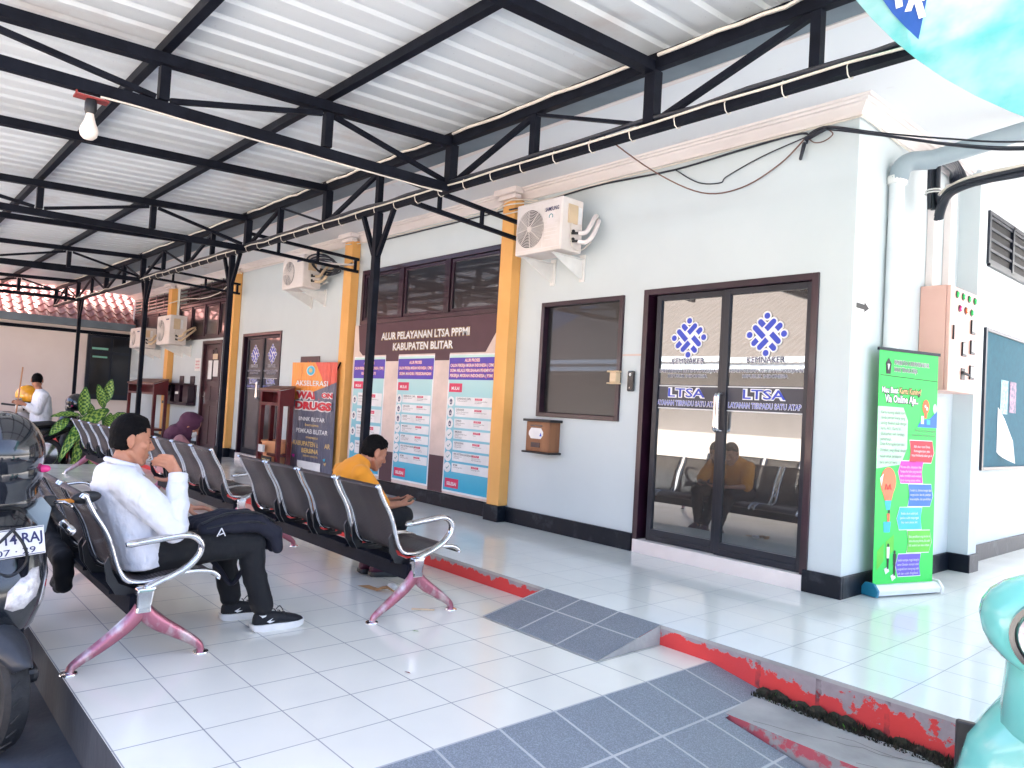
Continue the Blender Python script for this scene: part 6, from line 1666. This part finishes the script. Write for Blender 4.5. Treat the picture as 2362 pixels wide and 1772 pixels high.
b = MB().tube(smoothpts([(.42, .02, .86), (.47, .06, .80), (.46, .075, .73), (.455, .03, .68), (.44, -.02, .70), (.455, -.05, .76), (.46, .0, .83), (.45, .03, .86)], 6), .006, 6)
b.build('chin_strap_loop', 'black_plastic', bk1, smooth=60)

def helmet(label, loc, rz, paint, stripes=False, visor='black_plastic', tilt=0., s=1., lip=None):
    h = thing('helmet', label, 'helmet', group='motorcycle helmets left on the scooters')
    b = MB(); R = []
    for i in range(13):
        t = pi / 2 - i / 12 * (pi / 2 + .62)
        R.append([(s * (.135 * cos(t) * cos(2 * pi * q / 28) * (1.12 if cos(2 * pi * q / 28) > 0 else 1.05)), s * .128 * cos(t) * sin(2 * pi * q / 28), s * (.02 + .145 * sin(t)) + (.03 * s * max(0, cos(2 * pi * q / 28)) if i > 9 else 0)) for q in range(28)])
    b.loft(R, False)
    sh = b.build('shell', paint, h, smooth=70)
    sol = sh.modifiers.new('t', 'SOLIDIFY'); sol.thickness = .018 * s; sol.offset = -1
    b = MB().ball((0, 0, -.005 * s), (.115 * s, .108 * s, .10 * s), 18, 12); b.build('lining', 'rubber', h, smooth=60)
    v = MB(); R = []
    for k in range(6):
        zz = (-.004 - .125 * k / 5) * s; rr = (.154 + .008 * sin(k)) * s
        R.append([(rr * cos(a) * (1.02 + .03 * k / 5), rr * .92 * sin(a), zz) for a in [-1.25 + 2.5 * q / 14 for q in range(15)]])
    v.loft(R, False, False); v.build('visor', visor, h, smooth=60)
    if stripes:
        b = MB()
        for k in range(3):
            z0 = (.030 - .022 * k) * s
            for q in range(18):
                a0, a1 = -.2 + q * .09, -.2 + (q + 1) * .09
                f = lambda a, zz: (.1555 * cos(a) * s, .1325 * sin(a) * s, zz + .012 * s - .008 * s * sin(a * 1.2))
                b.poly([f(a0, z0), f(a1, z0), f(a1, z0 + .011 * s), f(a0, z0 + .011 * s)])
        b.build('stripes', 'white_ink', sh)
        b = MB(); b.ball((.154 * s, -.035 * s, .035 * s), (.012, .028 * s, .024 * s), 12, 8); b.build('side_badge', 'clear_lens', sh, smooth=50)
        MB().cap((.06 * s, .138 * s, -.02 * s), .018, (.06 * s, .150 * s, -.02 * s), .014, 12).build('visor_pivot', 'lamp_pink', sh, smooth=50)
    MB().tube(smoothpts([(.03 * s, .11 * s, -.05 * s), (.05 * s, .07 * s, -.15 * s), (.06 * s, .01, -.20 * s), (.05 * s, -.06 * s, -.14 * s), (.03 * s, -.11 * s, -.05 * s)], 6), .008 * s, 6).build('chin_strap', 'black_plastic', h, smooth=60)
    h.location = loc; h.rotation_euler = (0, tilt, rz)
    return h
helmet('large black helmet with three white stripes hung over the bars of the black scooter', (-.23, -1.172, .915), -.10, 'gloss_black', True, 'gloss_black', .28, 1.02)
# --- mint scooter at the right edge
mint, nm = scooter('scooter', 'mint green retro scooter at the right edge of the picture', (2.930, .775, -.2), -pi / 2 + .06, 'mint_paint', .0,
              [(.50, .13, .30), (.535, .185, .42), (.55, .205, .54), (.55, .205, .66), (.54, .185, .75), (.52, .135, .83), (.49, .085, .89), (.475, .075, .96)])
b = MB(); b.loft([[(x, hw * cos(a), zc + hz * sin(a)) for a in [2 * pi * q / 24 for q in range(24)]] for x, hw, zc, hz in ((.34, .06, 1.042, .03), (.36, .115, 1.042, .065), (.41, .152, 1.042, .098), (.48, .156, 1.042, .108), (.54, .138, 1.040, .104), (.575, .108, 1.034, .092), (.588, .084, 1.032, .080))])
cw = b.build('headlight_cowl', 'mint_paint', mint, smooth=60)
b = MB(); b.X = Matrix.Translation((.589, 0, 1.032)) @ Matrix.Rotation(pi / 2, 4, 'Y')
b.lathe([(.0, .004), (.058, .010), (.060, .0), (.0, -.002)], n=28); b.X = None; hl = b.build('headlight', 'lens', cw, smooth=50)
b = MB(); b.X = Matrix.Translation((.587, 0, 1.032)) @ Matrix.Rotation(pi / 2, 4, 'Y')
b.lathe([(.062, .0), (.064, .016), (.074, .016), (.078, .0), (.062, .0)], n=32); b.X = None; b.build('headlight_ring', 'gloss_black', cw, smooth=50)
b = MB(); b.X = Matrix.Translation((.46, 0, 1.13)) @ Matrix.Rotation(-.25, 4, 'Y'); b.lathe([(0, .03), (.05, .028), (.074, .012), (.076, 0), (0, 0)], n=28); b.X = None; b.build('instrument', 'white_plastic', cw, smooth=50)
for s in (-1, 1):
    MB().ball((.548, s * .085, .70), (.020, .016, .016), 12, 8).build('bolt', 'chrome', nm, smooth=60)
b = MB().tube(smoothpts([(.556, -.035, .60), (.60, -.02, .635), (.615, .02, .67), (.58, .06, .70)], 5), .012, 10).ball((.560, -.04, .595), .017, 12, 8); b.build('hook', 'white_plastic', nm, smooth=60)
b = MB().cap((.555, .0, .83), .026, (.585, .0, .80), .022, 12); b.build('key_cover', 'gloss_black', nm, smooth=60)
MB().cap((.44, 0, .86), .125, (.45, 0, .99), .105, 20).build('neck', 'mint_paint', nm, smooth=60)
b = MB(); b.X = Matrix.Translation((.43, -.182, .705)) @ Matrix.Rotation(.2, 4, 'Z'); b.box(-.008, .008, -.022, .02, -.09, .07); b.X = None
b.build('side_plate', 'black_plastic', mint, bevel=.006)
# --- the photographer's grey scooter, only its front flank in the frame
gy, gn = scooter('scooter', 'grey scooter whose front flank just enters the bottom left corner', (2.76, -1.51, -.2), pi, 'grey_paint', .0)
# --- far scooters
scooter('scooter', 'black scooter seen from the side behind the farthest bench', (-10.35, .05, -.2), -pi / 2, 'black_paint', .0)
c3, n3 = scooter('scooter', 'cream scooter carrying an orange-yellow helmet, behind the far black scooter', (-11.6, .62, -.2), -.45, 'cream_paint', .15)
for s in (-1, 1): MB().cap((.35, 0, 1.0), .018, (.32, s * .33, 1.02), .018, 10).build('grip', 'rubber', c3, smooth=60)
MB().ball((.40, 0, .97), (.10, .12, .09), 16, 10).build('headlight_cowl', 'cream_paint', c3, smooth=60)
b = MB()
for y, z, a, c_ in ((-.05, .70, .035, .03), (.03, .60, .03, .022), (-.04, .50, .045, .025)): b.ball((.59, y, z), (.02, a, c_), 10, 6)
b.build('air_vent', 'gloss_black', n3, smooth=60)
scooter('scooter', 'black scooter almost hidden behind the leafy potted plant', (-11.9, 1.30, -.2), -.3, 'black_paint', .0)
M['amber_helmet'] = pm('amber_helmet', (.85, .38, .01), .18, 0, (.80, .33, .01), 3, None, coat=1.)
helmet('orange-yellow helmet with a smoky visor on the far cream scooter', (-11.0, .47, .96), -1.9, 'amber_helmet', False, 'gloss_black', .1, 1.08)
helmet('black helmet with white flashes on the scooter behind the potted plant', (-11.2, 1.22, .86), -1.8, 'gloss_black', True, 'gloss_black', .0, 1.05)
# --- small table with papers at the far left
tb = thing('wooden_table', 'small wooden table with a dark edged top and papers at the far left', 'table', (-11.0, 0, -.2))
MB().box(-11.5, -10.6, -.75, .30, .665, .70).build('tabletop', 'black_plastic', tb)
M['light_wood'] = pm('light_wood', (.50, .24, .12), .5, 0, (.42, .19, .09), 8, None, stretch=(1, .2, 1))
MB().box(-11.45, -10.65, -.70, .25, .52, .6645).build('apron', 'light_wood', tb)
for x in (-11.45, -10.70):
    for y in (-.70, .19): MB().box(x, x + .06, y, y + .06, -.2, .5195).build('leg', 'light_wood', tb)
tag(MB().box(-10.95, -10.68, -.10, .12, .7005, .712).build('papers', 'paper'), 'white papers lying on the small wooden table at the far left', 'papers')
pp = MB().tube([(-10.75, .24, -.2), (-10.72, .33, 1.44)], .012, 6)
tag(pp.build('broom_stick', 'light_wood'), 'thin reddish stick leaning upright against the far table', 'stick')

# ================================================================ potted dieffenbachia
pt = thing('potted_plant', 'leafy potted dumb cane with cream striped leaves in a black pot by the far bench', 'potted plant', (-10.2, 1.35, -.2))
M['leaf_dark_g'] = pm('leaf_dark_green', (.035, .13, .025), .35, 0, (.05, .17, .03), 14)
M['leaf_light'] = pm('leaf_cream_stripe', (.36, .52, .11), .38, 0, (.28, .44, .08), 10)
M['stem_green'] = pm('plant_stem', (.07, .17, .04), .5)
MB().lathe([(0, 0), (.17, 0), (.215, .34), (.23, .345), (.23, .37), (.20, .37), (.19, .31), (0, .31)], (-10.2, 1.30, -.2), 28).build('pot', 'black_plastic', pt, smooth=40)
def leaf(base, dirv, L, W, droop, up=(0, 0, 1), seed=0):
    b = MB()
    base = Vector(base); d = Vector(dirv).normalized(); u = Vector(up)
    s = d.cross(u).normalized(); nrm = s.cross(d).normalized()
    n, m = 14, 6
    P = []
    for i in range(n + 1):
        t = i / n
        w = W * (sin(pi * min(1, t * .93 + .035)) ** .75) * (1 - .25 * t)
        c = base + d * (L * t) - Vector((0, 0, 1)) * droop * t * t * L
        P.append([c + s * (w * k / m) + nrm * (abs(k / m) * w * .28 + .006 * sin(t * 22 + k)) for k in range(-m, m + 1)])
    for i in range(n):
        for k in range(2 * m):
            kk = abs(k - m + .5)
            # cream herringbone stripes between the side veins
            light = ((i * 1.0 + kk * .55) % 2.0 < 1.15) and kk < m - 1.2 and kk > .4 and 0 < i < n - 1
            b.k = 1 if light else 0
            b.poly([P[i][k], P[i][k + 1], P[i + 1][k + 1], P[i + 1][k]])
    return b
cx, cy = -10.2, 1.42
b = MB()
b.tube(smoothpts([(cx, cy, .10), (cx + .01, cy + .02, .45), (cx - .01, cy - .01, .78), (cx, cy + .01, .98)], 6), [.022] * 13 + [.018] * 6, 10)
b.tube(smoothpts([(cx, cy - .1, .08), (cx + .02, cy - .25, .40), (cx, cy - .33, .70)], 6), .018, 10)
b.build('stem', 'stem_green', pt, smooth=60)
LV = [((cx, cy - .30, .72), (.1, .0, 1), .46, .105, 0., (1, 0, 0)), ((cx, cy, .85), (.05, -.30, 1), .40, .085, .0, (1, 0, 0)), ((cx, cy, .92), (-.05, .22, 1), .42, .095, .0, (1, 0, 0)),
      ((cx + .1, cy + .05, .83), (.3, -1, -.55), .68, .12, .12, (.9, .1, .4)), ((cx + .1, cy - .35, .72), (.1, -1, .12), .42, .085, .2, (.6, 0, 1)), ((cx + .05, cy - .5, .66), (.3, -1, -.85), .36, .085, .1, (.9, 0, .4)),
      ((cx, cy + .12, .68), (.2, 1, .35), .36, .10, .25, (.8, 0, .7)), ((cx + .05, cy + .05, .50), (.4, .05, 1), .34, .085, .1, (1, 0, 0)), ((cx + .1, cy - .30, .55), (.5, -.7, -.5), .50, .09, .6, (.7, .2, .8)),
      ((cx + .1, cy - .28, .42), (.5, -.35, -.6), .55, .09, .5, (.8, .4, .6)), ((cx + .12, cy - .10, .36), (.6, -.25, -.5), .50, .085, .5, (.8, .4, .6)), ((cx, cy - .15, .70), (-.4, -.3, .8), .38, .09, .2, (1, 0, .3)),
      ((cx, cy + .05, .60), (-.5, .8, .5), .38, .09, .4, (.5, .4, .8)), ((cx + .1, cy + .12, .45), (.5, .8, .1), .34, .08, .5, (.5, -.2, .8))]
for i, (ba, di, L, W, dr, u_) in enumerate(LV):
    lf = leaf(ba, di, L, W, dr, u_, i).build('leaf', ['leaf_dark_g', 'leaf_light'], pt, smooth=70)
    q = Vector(ba); o_ = Vector((cx, cy - (.25 if ba[1] < cy - .2 else 0), max(.15, ba[2] - .28)))
    MB().tube(smoothpts([o_, o_.lerp(q, .5) + Vector((0, 0, .05)), q], 5), .008, 6).build('leaf_stalk', 'stem_green', lf, smooth=60)

# ================================================================ turquoise parasol
pr_ = thing('parasol', 'tilted turquoise and white parasol with a blue printed panel at the upper right', 'parasol', (3.25, 1.36, 3.05))
def translucent(name, c, t=.55):
    m, nt, bs = newmat(name)
    bs.inputs['Base Color'].default_value = rgb(c); bs.inputs['Roughness'].default_value = .7
    v = coords(nt)
    n = ramp(nt, nz(nt, v, 5, 4), .35, .7)
    col = mixc(nt, n, c, (min(1, c[0] * 3.2), min(1, c[1] * 1.25), min(1, c[2] * 1.25)))
    nt.links.new(col, bs.inputs['Base Color'])
    tr = nt.nodes.new('ShaderNodeBsdfTranslucent'); nt.links.new(col, tr.inputs['Color'])
    mx = nt.nodes.new('ShaderNodeMixShader'); mx.inputs[0].default_value = t
    nt.links.new(bs.outputs[0], mx.inputs[1]); nt.links.new(tr.outputs[0], mx.inputs[2])
    nt.links.new(mx.outputs[0], nt.nodes['Material Output'].inputs[0])
    vv = coords(nt, scale=(1, 1, .4)); bump(nt, bs, nz(nt, vv, 9, 3), .6, .03)
    return m
M['cloth_turq'] = translucent('turquoise_cloth', (.025, .30, .27), .22); M['cloth_pale'] = translucent('pale_mint_cloth', (.10, .42, .38), .22); M['cloth_blue'] = translucent('blue_panel_cloth', (.01, .08, .30), .15)
A_ = Vector((.15, -.9, .4)).normalized(); UU = Vector((-.98639, -.1644, 0)); VV = Vector((-.06601, .39605, .91586))
PP = Vector((2.42329, .9059, 2.35982)); RR = 1.5
din = UU * cos(2.43) + VV * sin(2.43); CC = PP + din * RR
e1 = -din; e2 = A_.cross(e1).normalized()
def pc(ang, r, o=0.):
    """a point on the canopy: angle from the nearest rim direction, radius 0..1; ribs every 45 degrees"""
    k = ((ang + pi / 8) % (pi / 4)) / (pi / 4)
    flat = cos(pi / 8) / cos((k - .5) * pi / 4)
    rad = RR * r * (1 - (1 - flat) * .5 * r)
    h = .16 * (1 - r ** 1.7) - .03 * sin(pi * k) * r
    return CC + (e1 * cos(ang) + e2 * sin(ang)) * rad + A_ * (h + o)
b = MB(); NA, NR = 64, 10
for i in range(NA):
    a0, a1 = 2 * pi * i / NA + pi / 8, 2 * pi * (i + 1) / NA + pi / 8
    for j in range(NR):
        r0, r1 = max(j / NR, .02), (j + 1) / NR
        b.k = 1 if j == NR - 1 or (i // 8) % 2 else 0
        b.poly([pc(a0, r0), pc(a1, r0), pc(a1, r1), pc(a0, r1)])
b.build('canopy', ['cloth_turq', 'cloth_pale'], pr_, smooth=50)
# printed panel with the tail of a word, near the rim
edge = [(-.361, .947), (-.333, .959), (-.267, .964), (-.203, .966), (-.14, .968)]
top = [(-.30, .85), (-.274, .873), (-.238, .896), (-.182, .936), (-.145, .966)]
b = MB()
for k in range(4):
    for s in range(5):
        q = lambda kk, t: pc(*Vector(edge[kk]).lerp(Vector(top[kk]), t), .006)
        b.poly([q(k, s / 5), q(k + 1, s / 5), q(k + 1, (s + 1) / 5), q(k, (s + 1) / 5)])
b.build('blue_panel', 'cloth_blue', pr_, smooth=60)
b = MB()
def stroke(pts, w=.011):
    P = [pc(*p, .011) for p in pts]
    for p, q in zip(P, P[1:]):
        nn = (q - p).normalized().cross(A_) * w
        b.poly([p - nn, q - nn, q + nn, p + nn])
stroke([(-.329, .924), (-.266, .947)]); stroke([(-.279, .906), (-.258, .922), (-.237, .941)]); stroke([(-.279, .906), (-.255, .895), (-.239, .909), (-.259, .912)]); stroke([(-.259, .912), (-.236, .916), (-.189, .931)])
b.build('panel_lettering', 'white_ink', pr_)
b = MB()
for k in range(8):
    a = k * pi / 4 + pi / 8
    b.tube([pc(a, r_, -.012) for r_ in (.03, .3, .6, .85, .98)], .006, 6)
b.build('ribs', 'chrome', pr_, smooth=60)
MB().tube([CC + A_ * .36, CC - A_ * .45, CC - A_ * .45 + Vector((.02, .01, -2.0)), (CC.x - A_.x * .45 + .03, CC.y - A_.y * .45 + .01, H)], .02, 12).build('pole', 'white_plastic', pr_, smooth=40)
MB().lathe([(0, 0), (.22, 0), (.22, .05), (.05, .08), (.04, .2), (0, .2)], (CC.x - A_.x * .45 + .03, CC.y - A_.y * .45 + .01, H), 24).build('base', 'concrete', pr_, smooth=40)
bpy.context.view_layer.update()
